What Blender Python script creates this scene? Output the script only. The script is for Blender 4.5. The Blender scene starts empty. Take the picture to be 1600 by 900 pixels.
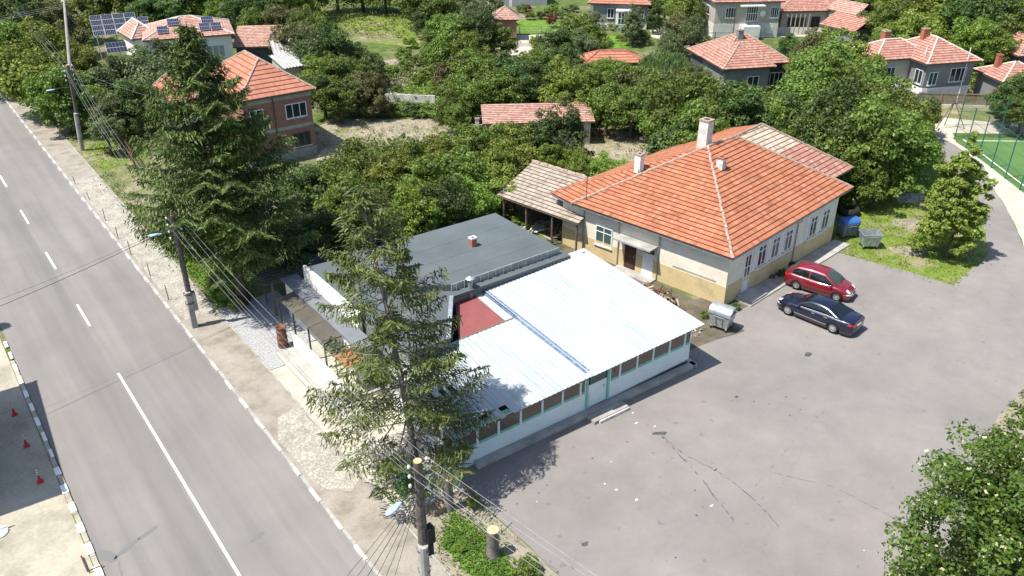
import bpy, math, random
import numpy as np
from mathutils import Vector, Matrix
R = math.radians
random.seed(7)
scene = bpy.context.scene
col = scene.collection

# ---------------------------------------------------------------- camera
F, CH = 1298.0, 26.4                      # focal length in photo pixels (1600 wide), height above ground
TH = math.atan(722 / F)
YAW = math.atan2(1127, F * math.cos(TH) + 722 * math.sin(TH))
cam_d = bpy.data.cameras.new('camera'); cam = bpy.data.objects.new('camera', cam_d); col.objects.link(cam)
cam_d.sensor_width = 36.0; cam_d.lens = F / 1600 * 36.0
cam_d.clip_end = 1500; cam_d.clip_start = 0.2
cam.location = (0, 0, CH); cam.rotation_euler = (R(90) - TH, 0, -YAW)
scene.camera = cam

# ---------------------------------------------------------------- light
SUN_EL, SUN_AZ = 62.0, -14.0              # shadows fall toward azimuth -14 deg measured from +X
dirx, diry = math.cos(R(SUN_AZ)), math.sin(R(SUN_AZ))
world = bpy.data.worlds.new('World'); scene.world = world; world.use_nodes = True
wn = world.node_tree; wn.nodes.clear()
sky = wn.nodes.new('ShaderNodeTexSky'); sky.sky_type = 'NISHITA'; sky.sun_disc = False
sky.sun_elevation = R(SUN_EL); sky.sun_rotation = math.atan2(-dirx, -diry)
bg = wn.nodes.new('ShaderNodeBackground'); bg.inputs[1].default_value = 0.12
wo = wn.nodes.new('ShaderNodeOutputWorld')
wn.links.new(sky.outputs[0], bg.inputs[0]); wn.links.new(bg.outputs[0], wo.inputs[0])
sd = bpy.data.lights.new('sun', 'SUN'); sd.energy = 4.6; sd.angle = R(0.55); sd.color = (1.0, 0.955, 0.88)
sun = bpy.data.objects.new('sun', sd); col.objects.link(sun)
ld = Vector((dirx * math.cos(R(SUN_EL)), diry * math.cos(R(SUN_EL)), -math.sin(R(SUN_EL))))
sun.rotation_euler = ld.to_track_quat('-Z', 'Y').to_euler()
scene.view_settings.view_transform = 'Standard'; scene.view_settings.look = 'None'
scene.view_settings.exposure = 0.82; scene.view_settings.gamma = 1.0
scene.view_settings.use_curve_mapping = False
scene.cycles.max_bounces = 6; scene.cycles.transparent_max_bounces = 6

# ---------------------------------------------------------------- helpers
_fw = Vector((math.sin(YAW) * math.cos(TH), math.cos(YAW) * math.cos(TH), -math.sin(TH)))
_rt = Vector((math.cos(YAW), -math.sin(YAW), 0)); _up = _rt.cross(_fw)
def at(px, py, z=0.0):
    """survey helper: photo pixel (1600 wide) -> point of the place at height z"""
    d = _fw * F + _rt * (px - 800) + _up * (450 - py)
    t = (z - CH) / d.z
    return Vector((0, 0, CH)) + d * t
def at2(px, py, z=0.0):
    p = at(px, py, z); return (p.x, p.y)

# materials ------------------------------------------------------------
MATS = {}
class NT:
    def __init__(s, name):
        s.m = bpy.data.materials.new(name); s.m.use_nodes = True; s.t = s.m.node_tree; s.t.nodes.clear()
        s.out = s.n('ShaderNodeOutputMaterial'); s.b = s.n('ShaderNodeBsdfPrincipled')
        s.l(s.b.outputs[0], s.out.inputs[0]); MATS[name] = s.m
    def n(s, k, **kw):
        x = s.t.nodes.new(k)
        for a, b in kw.items(): setattr(x, a, b)
        return x
    def l(s, a, b): s.t.links.new(a, b)
    def coord(s, kind='Object', scale=(1, 1, 1)):
        c = s.n('ShaderNodeTexCoord'); mp = s.n('ShaderNodeMapping'); mp.inputs['Scale'].default_value = scale
        s.l(c.outputs[kind], mp.inputs[0]); return mp.outputs[0]
    def noise(s, vec, scale, detail=4, rough=.55):
        x = s.n('ShaderNodeTexNoise'); x.inputs['Scale'].default_value = scale
        x.inputs['Detail'].default_value = detail; x.inputs['Roughness'].default_value = rough
        s.l(vec, x.inputs['Vector']); return x.outputs['Fac']
    def ramp(s, fac, stops, interp='LINEAR'):
        x = s.n('ShaderNodeValToRGB'); x.color_ramp.interpolation = interp; e = x.color_ramp.elements
        while len(e) < len(stops): e.new(.5)
        for i, (p, c) in enumerate(stops):
            e[i].position = p; e[i].color = (*c, 1) if len(c) == 3 else c
        s.l(fac, x.inputs[0]); return x.outputs[0]
    def mix(s, fac, a, b, mode='MIX'):
        x = s.n('ShaderNodeMix', data_type='RGBA', blend_type=mode)
        if isinstance(fac, float): x.inputs[0].default_value = fac
        else: s.l(fac, x.inputs[0])
        for i, v in ((6, a), (7, b)):
            if isinstance(v, tuple): x.inputs[i].default_value = (*v, 1)
            else: s.l(v, x.inputs[i])
        return x.outputs[2]
    def math(s, op, a, b=0.0):
        x = s.n('ShaderNodeMath', operation=op)
        for i, v in ((0, a), (1, b)):
            if isinstance(v, (int, float)): x.inputs[i].default_value = v
            else: s.l(v, x.inputs[i])
        return x.outputs[0]
    def bump(s, h, strength=.3, dist=.02):
        x = s.n('ShaderNodeBump'); x.inputs['Strength'].default_value = strength; x.inputs['Distance'].default_value = dist
        s.l(h, x.inputs['Height']); s.l(x.outputs[0], s.b.inputs['Normal'])
    def fin(s, color=None, rough=.8, metal=0., spec=None):
        if color is not None:
            if isinstance(color, tuple): s.b.inputs['Base Color'].default_value = (*color, 1)
            else: s.l(color, s.b.inputs['Base Color'])
        s.b.inputs['Roughness'].default_value = rough; s.b.inputs['Metallic'].default_value = metal
        if spec is not None: s.b.inputs['Specular IOR Level'].default_value = spec
        return s.m

def mottled(name, c1, c2, scale=1.5, rough=.85, fine=None, bumpd=.01, c3=None, metal=0., spec=.3):
    t = NT(name); v = t.coord()
    n1 = t.noise(v, scale, 6, .6)
    st = [(.35, c1), (.65, c2)] if c3 is None else [(.3, c1), (.5, c2), (.72, c3)]
    c = t.ramp(n1, st)
    n2 = t.noise(v, fine or scale * 14, 3, .7)
    c = t.mix(.35, c, t.ramp(n2, [(.3, (.55, .55, .55)), (.7, (1.2, 1.2, 1.2))]), 'MULTIPLY')
    if bumpd: t.bump(n2, .5, bumpd)
    return t.fin(c, rough, metal, spec)

# asphalt of the street: fine aggregate, lane streaks along Y, darker middle lane
t = NT('street_asphalt'); v = t.coord()
big = t.noise(v, .18, 5, .6); vs = t.coord(scale=(1.1, .05, 1)); streak = t.noise(vs, 1.0, 4, .6); fine = t.noise(v, 30, 3, .8)
c = t.ramp(big, [(.3, (.184, .171, .161)), (.7, (.223, .207, .195))]); so = t.n('ShaderNodeSeparateXYZ'); t.l(v, so.inputs[0]); c = t.mix(t.ramp(t.math('DIVIDE', so.outputs[0], 10.), [(.355, (0, 0, 0)), (.44, (.42, .42, .42)), (.53, (.5, .5, .5)), (.538, (0, 0, 0))]), c, (.155, .148, .140))
c = t.mix(.6, c, t.ramp(streak, [(.35, (.80, .80, .82)), (.65, (1.1, 1.09, 1.08))]), 'MULTIPLY')
c = t.mix(.3, c, t.ramp(fine, [(.3, (.65, .65, .65)), (.7, (1.25, 1.25, 1.25))]), 'MULTIPLY')
t.bump(fine, .4, .004); t.fin(c, .9, spec=.2)
# asphalt of the parking lot: blotchy, bleached, stained
t = NT('lot_asphalt'); v = t.coord()
big = t.noise(v, .12, 6, .62); mid = t.noise(v, .7, 6, .65); fine = t.noise(v, 22, 4, .8); spots = t.noise(v, 2.3, 2, .4)
c = t.ramp(big, [(.3, (.180, .167, .156)), (.5, (.210, .194, .181)), (.7, (.238, .220, .201))])
c = t.mix(.55, c, t.ramp(mid, [(.3, (.84, .83, .83)), (.7, (1.12, 1.12, 1.12))]), 'MULTIPLY')
c = t.mix(.35, c, t.ramp(fine, [(.3, (.62, .62, .62)), (.72, (1.28, 1.28, 1.28))]), 'MULTIPLY')
c = t.mix(t.ramp(spots, [(.26, (.55, .55, .55)), (.31, (0, 0, 0))]), c, (.13, .12, .115))
vo = t.n('ShaderNodeTexVoronoi', feature='DISTANCE_TO_EDGE'); vo.inputs['Scale'].default_value = .11
nz = t.n('ShaderNodeTexNoise'); nz.inputs['Scale'].default_value = .8; nz.inputs['Detail'].default_value = 5
mx = t.n('ShaderNodeMix', data_type='RGBA', blend_type='ADD'); mx.inputs[0].default_value = 1.6
t.l(v, nz.inputs['Vector']); t.l(v, mx.inputs[6]); t.l(nz.outputs['Color'], mx.inputs[7]); t.l(mx.outputs[2], vo.inputs['Vector'])
c = t.mix(t.ramp(vo.outputs['Distance'], [(0, (.16, .16, .16)), (.005, (0, 0, 0))]), c, (.14, .13, .12))
t.bump(fine, .5, .005); t.fin(c, .9, spec=.2)
# concrete slabs
def slabs(name, a, b, sx, sy, joint):
    t = NT(name); v = t.coord()
    br = t.n('ShaderNodeTexBrick'); br.offset = 0; br.inputs['Scale'].default_value = 1; br.inputs['Mortar Size'].default_value = .012
    br.inputs['Brick Width'].default_value = sx; br.inputs['Row Height'].default_value = sy
    br.inputs['Color1'].default_value = (*a, 1); br.inputs['Color2'].default_value = (*b, 1); br.inputs['Mortar'].default_value = (*joint, 1)
    t.l(v, br.inputs['Vector'])
    n1 = t.noise(v, .8, 6, .65); n2 = t.noise(v, 14, 4, .7)
    c = t.mix(.6, br.outputs['Color'], t.ramp(n1, [(.3, (.68, .66, .60)), (.6, (1.15, 1.14, 1.1))]), 'MULTIPLY')
    c = t.mix(.5, c, t.ramp(n2, [(.32, (.6, .6, .58)), (.6, (1.15, 1.15, 1.15))]), 'MULTIPLY')
    t.bump(n2, .5, .01); t.fin(c, .92, spec=.2)
mottled('pavement', (.185, .163, .130), (.275, .245, .20), .8, .92, 9, .012, (.33, .30, .255))
mottled('forecourt', (.22, .20, .15), (.36, .33, .255), .35, .92, 6, .01, (.44, .41, .33))
slabs('terrace_concrete', (.40, .39, .35), (.36, .35, .31), 1.5, 1.5, (.3, .3, .28))
# ground
t = NT('ground'); v = t.coord()
a = t.noise(v, .09, 6, .65); b = t.noise(v, .9, 6, .7); f = t.noise(v, 9, 4, .8)
g = t.ramp(b, [(.3, (.045, .075, .02)), (.5, (.09, .13, .035)), (.68, (.15, .165, .06))])
d = t.ramp(b, [(.3, (.16, .135, .085)), (.7, (.27, .235, .165))])
c = t.mix(t.ramp(a, [(.5, (0, 0, 0)), (.62, (1, 1, 1))]), g, d)
c = t.mix(.5, c, t.ramp(f, [(.3, (.5, .5, .5)), (.7, (1.3, 1.3, 1.3))]), 'MULTIPLY'); t.bump(f, .8, .05); t.fin(c, .95, spec=.1)
def patchy(name, lo, mid, hi, bare=None, s=1.1):
    t = NT(name); v = t.coord(); b = t.noise(v, s, 7, .7); f = t.noise(v, 12, 4, .8); k = t.noise(v, .33, 5, .7)
    c = t.ramp(b, [(.3, lo), (.5, mid), (.7, hi)])
    if bare: c = t.mix(t.ramp(k, [(.52, (0, 0, 0)), (.62, (1, 1, 1))]), c, bare)
    c = t.mix(.55, c, t.ramp(f, [(.3, (.5, .5, .5)), (.7, (1.35, 1.35, 1.35))]), 'MULTIPLY'); t.bump(f, .8, .04); t.fin(c, .95, spec=.1)
patchy('grass', (.085, .13, .022), (.14, .195, .035), (.20, .245, .065), (.25, .225, .13))
patchy('lush_grass', (.075, .145, .02), (.115, .21, .028), (.165, .27, .045))
patchy('verge', (.10, .13, .04), (.16, .17, .07), (.25, .21, .13), (.28, .24, .17))
patchy('dirt', (.20, .175, .13), (.27, .24, .18), (.33, .29, .22))
patchy('dry_soil', (.19, .165, .12), (.29, .255, .185), (.38, .335, .25), (.20, .21, .09), .8)
patchy('pale_path', (.36, .33, .27), (.45, .41, .34), (.52, .48, .4))
patchy('gravel', (.20, .20, .20), (.34, .34, .34), (.5, .5, .5), None, 9)
patchy('dark_soil', (.07, .06, .045), (.12, .10, .075), (.17, .15, .11), (.05, .08, .02))
patchy('turf', (.075, .155, .045), (.095, .180, .055), (.12, .20, .07), None, .4)
# walls and so on
mottled('white_paint', (.72, .72, .70), (.84, .84, .82), 3)
mottled('worn_white_paint', (.34, .325, .29), (.70, .69, .66), 2.5)
mottled('cream_wall', (.66, .60, .48), (.74, .69, .58), .7, bumpd=.004)
mottled('ochre_wall', (.50, .385, .20), (.58, .46, .25), .9, bumpd=.004, c3=(.42, .34, .2))
mottled('white_wall', (.62, .60, .55), (.74, .73, .70), .6, bumpd=.004)
mottled('grey_wall', (.17, .175, .175), (.24, .245, .24), .7, bumpd=.01)
mottled('beige_wall', (.36, .33, .28), (.45, .42, .36), .7, bumpd=.01)
mottled('dark_wall', (.05, .05, .055), (.09, .09, .095), 1)
mottled('pink_wall', (.65, .06, .12), (.7, .08, .15), 1)
mottled('mint_panel', (.60, .68, .68), (.66, .74, .74), .8, rough=.45, bumpd=0)
mottled('mint_trim', (.16, .42, .34), (.20, .50, .41), 3, rough=.5, bumpd=0)
mottled('concrete', (.26, .25, .23), (.40, .385, .35), 1.2)
mottled('pale_concrete', (.50, .48, .43), (.66, .64, .58), 1.0)
mottled('plaster_chimney', (.50, .46, .42), (.70, .66, .62), 2.5)
mottled('bitumen', (.080, .095, .100), (.105, .124, .130), .35, rough=.75, fine=40, bumpd=.003)
mottled('bitumen_pale', (.13, .142, .155), (.18, .192, .205), .5, rough=.7, fine=40, bumpd=.003)
mottled('red_sheet', (.21, .068, .062), (.25, .080, .074), 1.5, rough=.6, bumpd=0)
t = NT('white_sheet'); v = t.coord(scale=(3.2, .35, 1)); n1 = t.noise(v, 1.0, 6, .65); n2 = t.noise(t.coord(), .5, 5, .6); n3 = t.noise(t.coord(), 9, 3, .7)
c = t.ramp(n1, [(.3, (.30, .335, .345)), (.5, (.38, .41, .41)), (.7, (.43, .445, .435))])
c = t.mix(.6, c, t.ramp(n2, [(.3, (.86, .88, .88)), (.6, (1.08, 1.08, 1.07))]), 'MULTIPLY'); c = t.mix(.25, c, t.ramp(n3, [(.3, (.75, .75, .73)), (.6, (1.1, 1.1, 1.1))]), 'MULTIPLY')
so = t.n('ShaderNodeSeparateXYZ'); t.l(t.coord(), so.inputs[0]); fx = t.math('FRACT', t.math('DIVIDE', so.outputs[0], 1.12)); c = t.mix(1., c, t.ramp(fx, [(0, (.80, .83, .85)), (.035, (1, 1, 1)), (.975, (1, 1, 1)), (1, (.80, .83, .85))]), 'MULTIPLY')
t.fin(c, .45, spec=.25)
mottled('blue_paint', (.04, .08, .18), (.10, .17, .30), 6, rough=.5, c3=(.34, .40, .48))
mottled('steel', (.34, .37, .39), (.52, .55, .57), 3, rough=.42, metal=.55, bumpd=.002)
mottled('dull_steel', (.24, .25, .26), (.36, .38, .39), 3, rough=.55, metal=.5)
mottled('dark_steel', (.05, .05, .055), (.09, .09, .09), 3, rough=.6)
mottled('bin_grey', (.13, .16, .20), (.17, .20, .24), 3, rough=.5, bumpd=0)
mottled('bin_blue', (.03, .10, .28), (.05, .14, .36), 3, rough=.4, bumpd=0)
mottled('rust', (.12, .055, .035), (.22, .10, .06), 4)
mottled('rust_brown', (.09, .05, .04), (.15, .085, .06), 2)
mottled('old_wood', (.09, .075, .06), (.17, .14, .11), 5)
mottled('pole_wood', (.065, .058, .05), (.15, .13, .11), 6)
mottled('cut_wood', (.55, .34, .17), (.68, .46, .26), 8)
mottled('brown_door', (.055, .022, .014), (.085, .035, .022), 3, rough=.5)
mottled('plank', (.28, .24, .18), (.42, .37, .30), 5)
mottled('fence_wood', (.20, .15, .10), (.30, .23, .15), 3)
mottled('asbestos', (.30, .295, .28), (.44, .43, .41), 1.5)
mottled('bark', (.06, .05, .04), (.14, .115, .09), 7)
mottled('grey_bark', (.10, .09, .08), (.20, .18, .155), 7)
mottled('red_plastic', (.45, .03, .025), (.55, .05, .04), 5, rough=.5)
mottled('terracotta', (.32, .11, .065), (.38, .14, .085), 3)
mottled('porcelain', (.75, .74, .70), (.8, .79, .75), 5, rough=.2)
mottled('black_plastic', (.015, .015, .015), (.03, .03, .03), 4)
mottled('green_net', (.01, .09, .05), (.02, .14, .08), 9)
mottled('green_metal', (.02, .10, .08), (.03, .15, .11), 3, rough=.5)
mottled('teal_metal', (.08, .30, .24), (.12, .38, .30), 3, rough=.5)
mottled('lamp_blue', (.30, .42, .55), (.40, .52, .65), 5, rough=.4)
mottled('black_rubber', (.012, .012, .012), (.025, .025, .025), 5)
mottled('wire_metal', (.20, .20, .21), (.30, .30, .31), 3, rough=.45, metal=.3, bumpd=0)
mottled('wire_dark', (.03, .03, .03), (.05, .05, .05), 3, bumpd=0)
mottled('poly_sheet', (.085, .075, .06), (.12, .105, .085), 1, rough=.35, bumpd=0)
mottled('pvc', (.70, .72, .74), (.78, .80, .81), 3, rough=.35, bumpd=0)
mottled('mortar', (.26, .17, .125), (.42, .34, .28), 5, fine=30)
mottled('ridge_white', (.42, .36, .31), (.60, .54, .48), 5, fine=30)
mottled('red_flower', (.28, .08, .05), (.38, .14, .08), 5)
def simple(name, c, rough=.5, metal=0., spec=.5, coat=0.):
    t = NT(name); v = t.coord(); n = t.noise(v, 2.0, 3)
    cc = t.ramp(n, [(.3, tuple(x * .9 for x in c)), (.7, tuple(min(1, x * 1.08) for x in c))])
    t.b.inputs['Coat Weight'].default_value = coat; t.b.inputs['Coat Roughness'].default_value = .04
    return t.fin(cc, rough, metal, spec)
simple('car_blue', (.006, .009, .030), .32, .3, .5, 1.0)
simple('car_red', (.20, .010, .018), .34, .2, .5, 1.0)
simple('car_glass', (.006, .009, .010), .06, 0, .7)
simple('car_glass_pale', (.05, .075, .075), .08, 0, .7)
simple('alloy', (.50, .51, .52), .35, .6)
simple('chrome', (.7, .7, .72), .15, .9)
simple('lamp_clear', (.65, .66, .66), .12, .2)
simple('lamp_red', (.42, .012, .03), .2)
simple('lamp_amber', (.6, .2, .03), .2)
simple('plate_white', (.75, .75, .76), .4)
simple('black_trim', (.012, .012, .013), .5)
simple('win_glass', (.022, .030, .035), .07, 0, .6)
simple('curtain_glass', (.25, .28, .28), .25, 0, .6)
simple('cafe_glass', (.105, .088, .072), .12, 0, .6)
simple('green_glass', (.05, .09, .08), .1, 0, .6)
simple('solar_cell', (.012, .016, .035), .15, 0, .6)
simple('mint_glass', (.035, .075, .065), .1, 0, .6)

# brick masonry
t = NT('brick_wall'); c0 = t.n('ShaderNodeTexCoord'); sp = t.n('ShaderNodeSeparateXYZ'); t.l(c0.outputs['Object'], sp.inputs[0])
cb = t.n('ShaderNodeCombineXYZ'); t.l(t.math('ADD', sp.outputs[0], sp.outputs[1]), cb.inputs[0]); t.l(sp.outputs[2], cb.inputs[1])
br = t.n('ShaderNodeTexBrick'); br.inputs['Scale'].default_value = 1; br.inputs['Brick Width'].default_value = .27; br.inputs['Row Height'].default_value = .14
br.inputs['Mortar Size'].default_value = .014; br.inputs['Color1'].default_value = (.33, .115, .07, 1); br.inputs['Color2'].default_value = (.23, .085, .055, 1); br.inputs['Mortar'].default_value = (.30, .24, .20, 1)
t.l(cb.outputs[0], br.inputs['Vector']); v = t.coord(); n = t.noise(v, .8, 5)
t.fin(t.mix(.6, br.outputs['Color'], t.ramp(n, [(.3, (.7, .7, .7)), (.7, (1.15, 1.1, 1.1))]), 'MULTIPLY'), .9)

# roof tiles, UV in metres: u along the eave, v up the slope
def tiles(name, cols, stain=(.10, .07, .055), tw=.24, th=.36, stain_amt=.5, moss=None):
    t = NT(name); uv = t.n('ShaderNodeUVMap'); sp = t.n('ShaderNodeSeparateXYZ'); t.l(uv.outputs[0], sp.inputs[0])
    u = t.math('DIVIDE', sp.outputs[0], tw); w = t.math('DIVIDE', sp.outputs[1], th)
    cb = t.n('ShaderNodeCombineXYZ'); t.l(t.math('FLOOR', u), cb.inputs[0]); t.l(t.math('FLOOR', w), cb.inputs[1])
    wn_ = t.n('ShaderNodeTexWhiteNoise', noise_dimensions='2D'); t.l(cb.outputs[0], wn_.inputs['Vector'])
    c = t.ramp(wn_.outputs['Value'], [(i / (len(cols) - 1), k) for i, k in enumerate(cols)])
    big = t.noise(uv.outputs[0], .35, 6, .7); mid = t.noise(uv.outputs[0], 1.6, 5, .7)
    c = t.mix(.8, c, t.ramp(big, [(.3, (.82, .80, .80)), (.7, (1.12, 1.1, 1.1))]), 'MULTIPLY')
    k = t.math('MULTIPLY', t.ramp(mid, [(.55, (0, 0, 0)), (.72, (1, 1, 1))]), stain_amt)
    c = t.mix(k, c, stain)
    fr = t.math('FRACT', u); tri = t.math('ABSOLUTE', t.math('SUBTRACT', fr, .5))
    gap = t.ramp(tri, [(.40, (1, 1, 1)), (.5, (.62, .58, .56))])
    c = t.mix(1., c, gap, 'MULTIPLY')
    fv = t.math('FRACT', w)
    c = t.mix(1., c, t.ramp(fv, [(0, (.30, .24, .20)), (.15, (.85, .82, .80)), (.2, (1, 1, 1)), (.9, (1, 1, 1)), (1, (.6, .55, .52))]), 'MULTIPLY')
    t.bump(t.math('SINE', t.math('MULTIPLY', u, 6.283)), .35, .02)
    t.fin(c, .85, spec=.25)
tiles('tile_orange', [(.35, .132, .068), (.40, .157, .082), (.375, .144, .073), (.44, .20, .12), (.28, .10, .055)])
tiles('tile_red', [(.37, .185, .14), (.43, .225, .17), (.335, .155, .12), (.49, .30, .24)], stain=(.12, .09, .08))
tiles('tile_orange_clean', [(.39, .165, .105), (.44, .20, .13), (.36, .145, .09)], stain_amt=.2, th=.5)
tiles('tile_faded', [(.38, .21, .165), (.44, .26, .205), (.50, .33, .265), (.33, .17, .135)], stain=(.18, .14, .12))
tiles('tile_pale', [(.40, .33, .24), (.48, .41, .31), (.54, .48, .38), (.35, .26, .185)], stain=(.2, .16, .12))
tiles('tile_old', [(.28, .24, .195), (.34, .295, .24), (.40, .35, .29), (.235, .20, .16)], stain=(.13, .10, .08))

# foliage
def leaves(name, dark, mid, light, transl=.28, var=.5):
    t = NT(name); g = t.n('ShaderNodeNewGeometry'); oi = t.n('ShaderNodeObjectInfo')
    v = t.coord(); n = t.noise(v, .55, 3, .6)
    f = t.math('ADD', t.math('MULTIPLY', g.outputs['Random Per Island'], .55), t.math('MULTIPLY', n, .45))
    c = t.ramp(f, [(.2, dark), (.5, mid), (.8, light)])
    hs = t.n('ShaderNodeHueSaturation'); t.l(c, hs.inputs['Color'])
    t.l(t.math('ADD', .482, t.math('MULTIPLY', oi.outputs['Random'], .03)), hs.inputs['Hue'])
    t.l(t.math('ADD', 1 - var / 2, t.math('MULTIPLY', oi.outputs['Random'], var)), hs.inputs['Value'])
    t.b.inputs['Roughness'].default_value = .5; t.b.inputs['Specular IOR Level'].default_value = .25
    t.l(hs.outputs[0], t.b.inputs['Base Color'])
    tr = t.n('ShaderNodeBsdfTranslucent'); m2 = t.mix(1., hs.outputs[0], (1.25, 1.35, .7), 'MULTIPLY'); t.l(m2, tr.inputs[0])
    ms = t.n('ShaderNodeMixShader'); ms.inputs[0].default_value = transl
    t.l(t.b.outputs[0], ms.inputs[1]); t.l(tr.outputs[0], ms.inputs[2]); t.l(ms.outputs[0], t.out.inputs[0])
leaves('leaf_mid', (.055, .088, .016), (.102, .155, .026), (.178, .238, .048), var=.6)
leaves('leaf_dark', (.030, .058, .016), (.062, .108, .028), (.115, .170, .044), var=.6)
leaves('leaf_yellow', (.085, .115, .017), (.148, .190, .028), (.240, .275, .058))
leaves('leaf_clover', (.06, .12, .02), (.09, .165, .028), (.13, .21, .04))
leaves('leaf_bright', (.080, .135, .017), (.140, .210, .028), (.215, .290, .052))
leaves('leaf_grey', (.058, .082, .030), (.105, .140, .055), (.170, .205, .090))
leaves('leaf_olive', (.085, .09, .03), (.12, .125, .045), (.17, .16, .07))
leaves('leaf_willow', (.08, .13, .04), (.12, .18, .06), (.17, .24, .09))
leaves('leaf_linden', (.032, .068, .012), (.066, .122, .019), (.125, .200, .036), var=0)
leaves('bract', (.30, .32, .14), (.45, .45, .25), (.62, .60, .42), var=0)
leaves('needle_dark', (.028, .050, .011), (.060, .100, .020), (.118, .172, .035), .16, 0)
leaves('needle_olive', (.042, .064, .016), (.078, .110, .026), (.145, .182, .044), .16, 0)
leaves('needle_brown', (.12, .075, .05), (.2, .12, .085), (.1, .12, .05), .1, 0)
leaves('red_leaf', (.10, .035, .03), (.15, .05, .04), (.2, .08, .05), .2, 0)
M_ = MATS
# ---------------------------------------------------------------- mesh building
def tag(o, label=None, cat=None, group=None, kind=None):
    if label: o['label'] = label
    if cat: o['category'] = cat
    if group: o['group'] = group
    if kind: o['kind'] = kind
    return o
def thing(name, label, cat, loc=(0, 0, 0), rz=0., group=None):
    o = bpy.data.objects.new(name, None); col.objects.link(o); o.empty_display_size = .3
    o.location = loc; o.rotation_euler = (0, 0, rz)
    return tag(o, label, cat, group)
class MB:
    def __init__(s): s.v = []; s.f = []; s.uv = {}
    def quad(s, *p, uv=None):
        i = len(s.v); s.v += [tuple(q) for q in p]; s.f.append(tuple(range(i, i + len(p))))
        if uv: s.uv[len(s.f) - 1] = uv
        return s
    def hexa(s, b, t):
        i = len(s.v); s.v += [tuple(q) for q in b] + [tuple(q) for q in t]
        s.f += [(i+3, i+2, i+1, i), (i+4, i+5, i+6, i+7)] + [(i+k, i+(k+1) % 4, i+4+(k+1) % 4, i+4+k) for k in range(4)]
        return s
    def box(s, x0, x1, y0, y1, z0, z1):
        return s.hexa([(x0, y0, z0), (x1, y0, z0), (x1, y1, z0), (x0, y1, z0)], [(x0, y0, z1), (x1, y0, z1), (x1, y1, z1), (x0, y1, z1)])
    def prism(s, pts, z0, z1):
        n = len(pts); i = len(s.v)
        f0 = z0 if callable(z0) else (lambda x, y: z0); f1 = z1 if callable(z1) else (lambda x, y: z1)
        a = sum(pts[k][0] * pts[(k+1) % n][1] - pts[(k+1) % n][0] * pts[k][1] for k in range(n))
        if a < 0: pts = pts[::-1]
        s.v += [(x, y, f0(x, y)) for x, y in pts] + [(x, y, f1(x, y)) for x, y in pts]
        s.f += [tuple(i + k for k in reversed(range(n))), tuple(i + n + k for k in range(n))]
        s.f += [(i+k, i+(k+1) % n, i+n+(k+1) % n, i+n+k) for k in range(n)]
        return s
    def tube(s, pts, rad, n=6, caps=True):
        pts = [Vector(p) for p in pts]; rs = rad if isinstance(rad, (list, tuple)) else [rad] * len(pts)
        base = len(s.v)
        for k, p in enumerate(pts):
            d = (pts[min(k+1, len(pts)-1)] - pts[max(k-1, 0)]).normalized()
            a = d.cross(Vector((0, 0, 1)) if abs(d.z) < .9 else Vector((1, 0, 0))).normalized(); b = d.cross(a)
            for j in range(n):
                w = 2 * math.pi * j / n; s.v.append(tuple(p + (a * math.cos(w) + b * math.sin(w)) * rs[k]))
        for k in range(len(pts) - 1):
            for j in range(n):
                q = base + k * n
                s.f.append((q + j, q + (j+1) % n, q + n + (j+1) % n, q + n + j))
        if caps:
            s.f.append(tuple(base + j for j in reversed(range(n)))); s.f.append(tuple(base + (len(pts)-1) * n + j for j in range(n)))
        return s
    def lathe(s, prof, n=16, c=(0, 0, 0), axis='z'):
        base = len(s.v)
        for r, h in prof:
            for j in range(n):
                w = 2 * math.pi * j / n; a, b = r * math.cos(w), r * math.sin(w)
                p = (a, b, h) if axis == 'z' else ((a, h, b) if axis == 'y' else (h, a, b))
                s.v.append((c[0] + p[0], c[1] + p[1], c[2] + p[2]))
        for k in range(len(prof) - 1):
            for j in range(n):
                q = base + k * n; s.f.append((q + j, q + (j+1) % n, q + n + (j+1) % n, q + n + j))
        return s
    def grid(s, P):
        nx, ny = len(P), len(P[0]); i = len(s.v)
        for r in P: s.v += [tuple(q) for q in r]
        for a in range(nx - 1):
            for b in range(ny - 1):
                q = i + a * ny + b; s.f.append((q, q + 1, q + ny + 1, q + ny))
        return s
    def build(s, name, mat, parent=None, loc=None, smooth=False, label=None):
        me = bpy.data.meshes.new(name); v = s.v
        if loc is not None: v = [(x - loc[0], y - loc[1], z - loc[2]) for x, y, z in v]
        me.from_pydata(v, [], s.f)
        if s.uv:
            ul = me.uv_layers.new(name='UVMap')
            for p in me.polygons:
                q = s.uv.get(p.index)
                if q:
                    for k, li in enumerate(p.loop_indices): ul.data[li].uv = q[k]
        me.materials.append(MATS[mat] if isinstance(mat, str) else mat)
        if smooth: me.polygons.foreach_set('use_smooth', [True] * len(me.polygons))
        me.update()
        o = bpy.data.objects.new(name, me); col.objects.link(o)
        if loc is not None: o.location = loc
        if parent: o.parent = parent
        if label: o['label'] = label
        return o
def fix_normals(o):
    import bmesh
    b = bmesh.new(); b.from_mesh(o.data); bmesh.ops.remove_doubles(b, verts=b.verts, dist=1e-4)
    bmesh.ops.recalc_face_normals(b, faces=b.faces); b.to_mesh(o.data); b.free(); return o
def kids(o): return [c for c in bpy.data.objects if c.parent == o]
def copy_tree(o, loc=None, rz=None, label=None, parent=None, scale=None, ks=None):
    c = o.copy(); col.objects.link(c)
    if parent: c.parent = parent
    for k in kids(o): copy_tree(k, parent=c)
    if loc is not None: c.location = loc
    if rz is not None: c.rotation_euler[2] = rz
    if scale: c.scale = scale if isinstance(scale, tuple) else (scale,) * 3
    if label: c['label'] = label
    return c
def struct(name, mb, mat): return tag(mb.build(name, mat), kind='structure')

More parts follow.
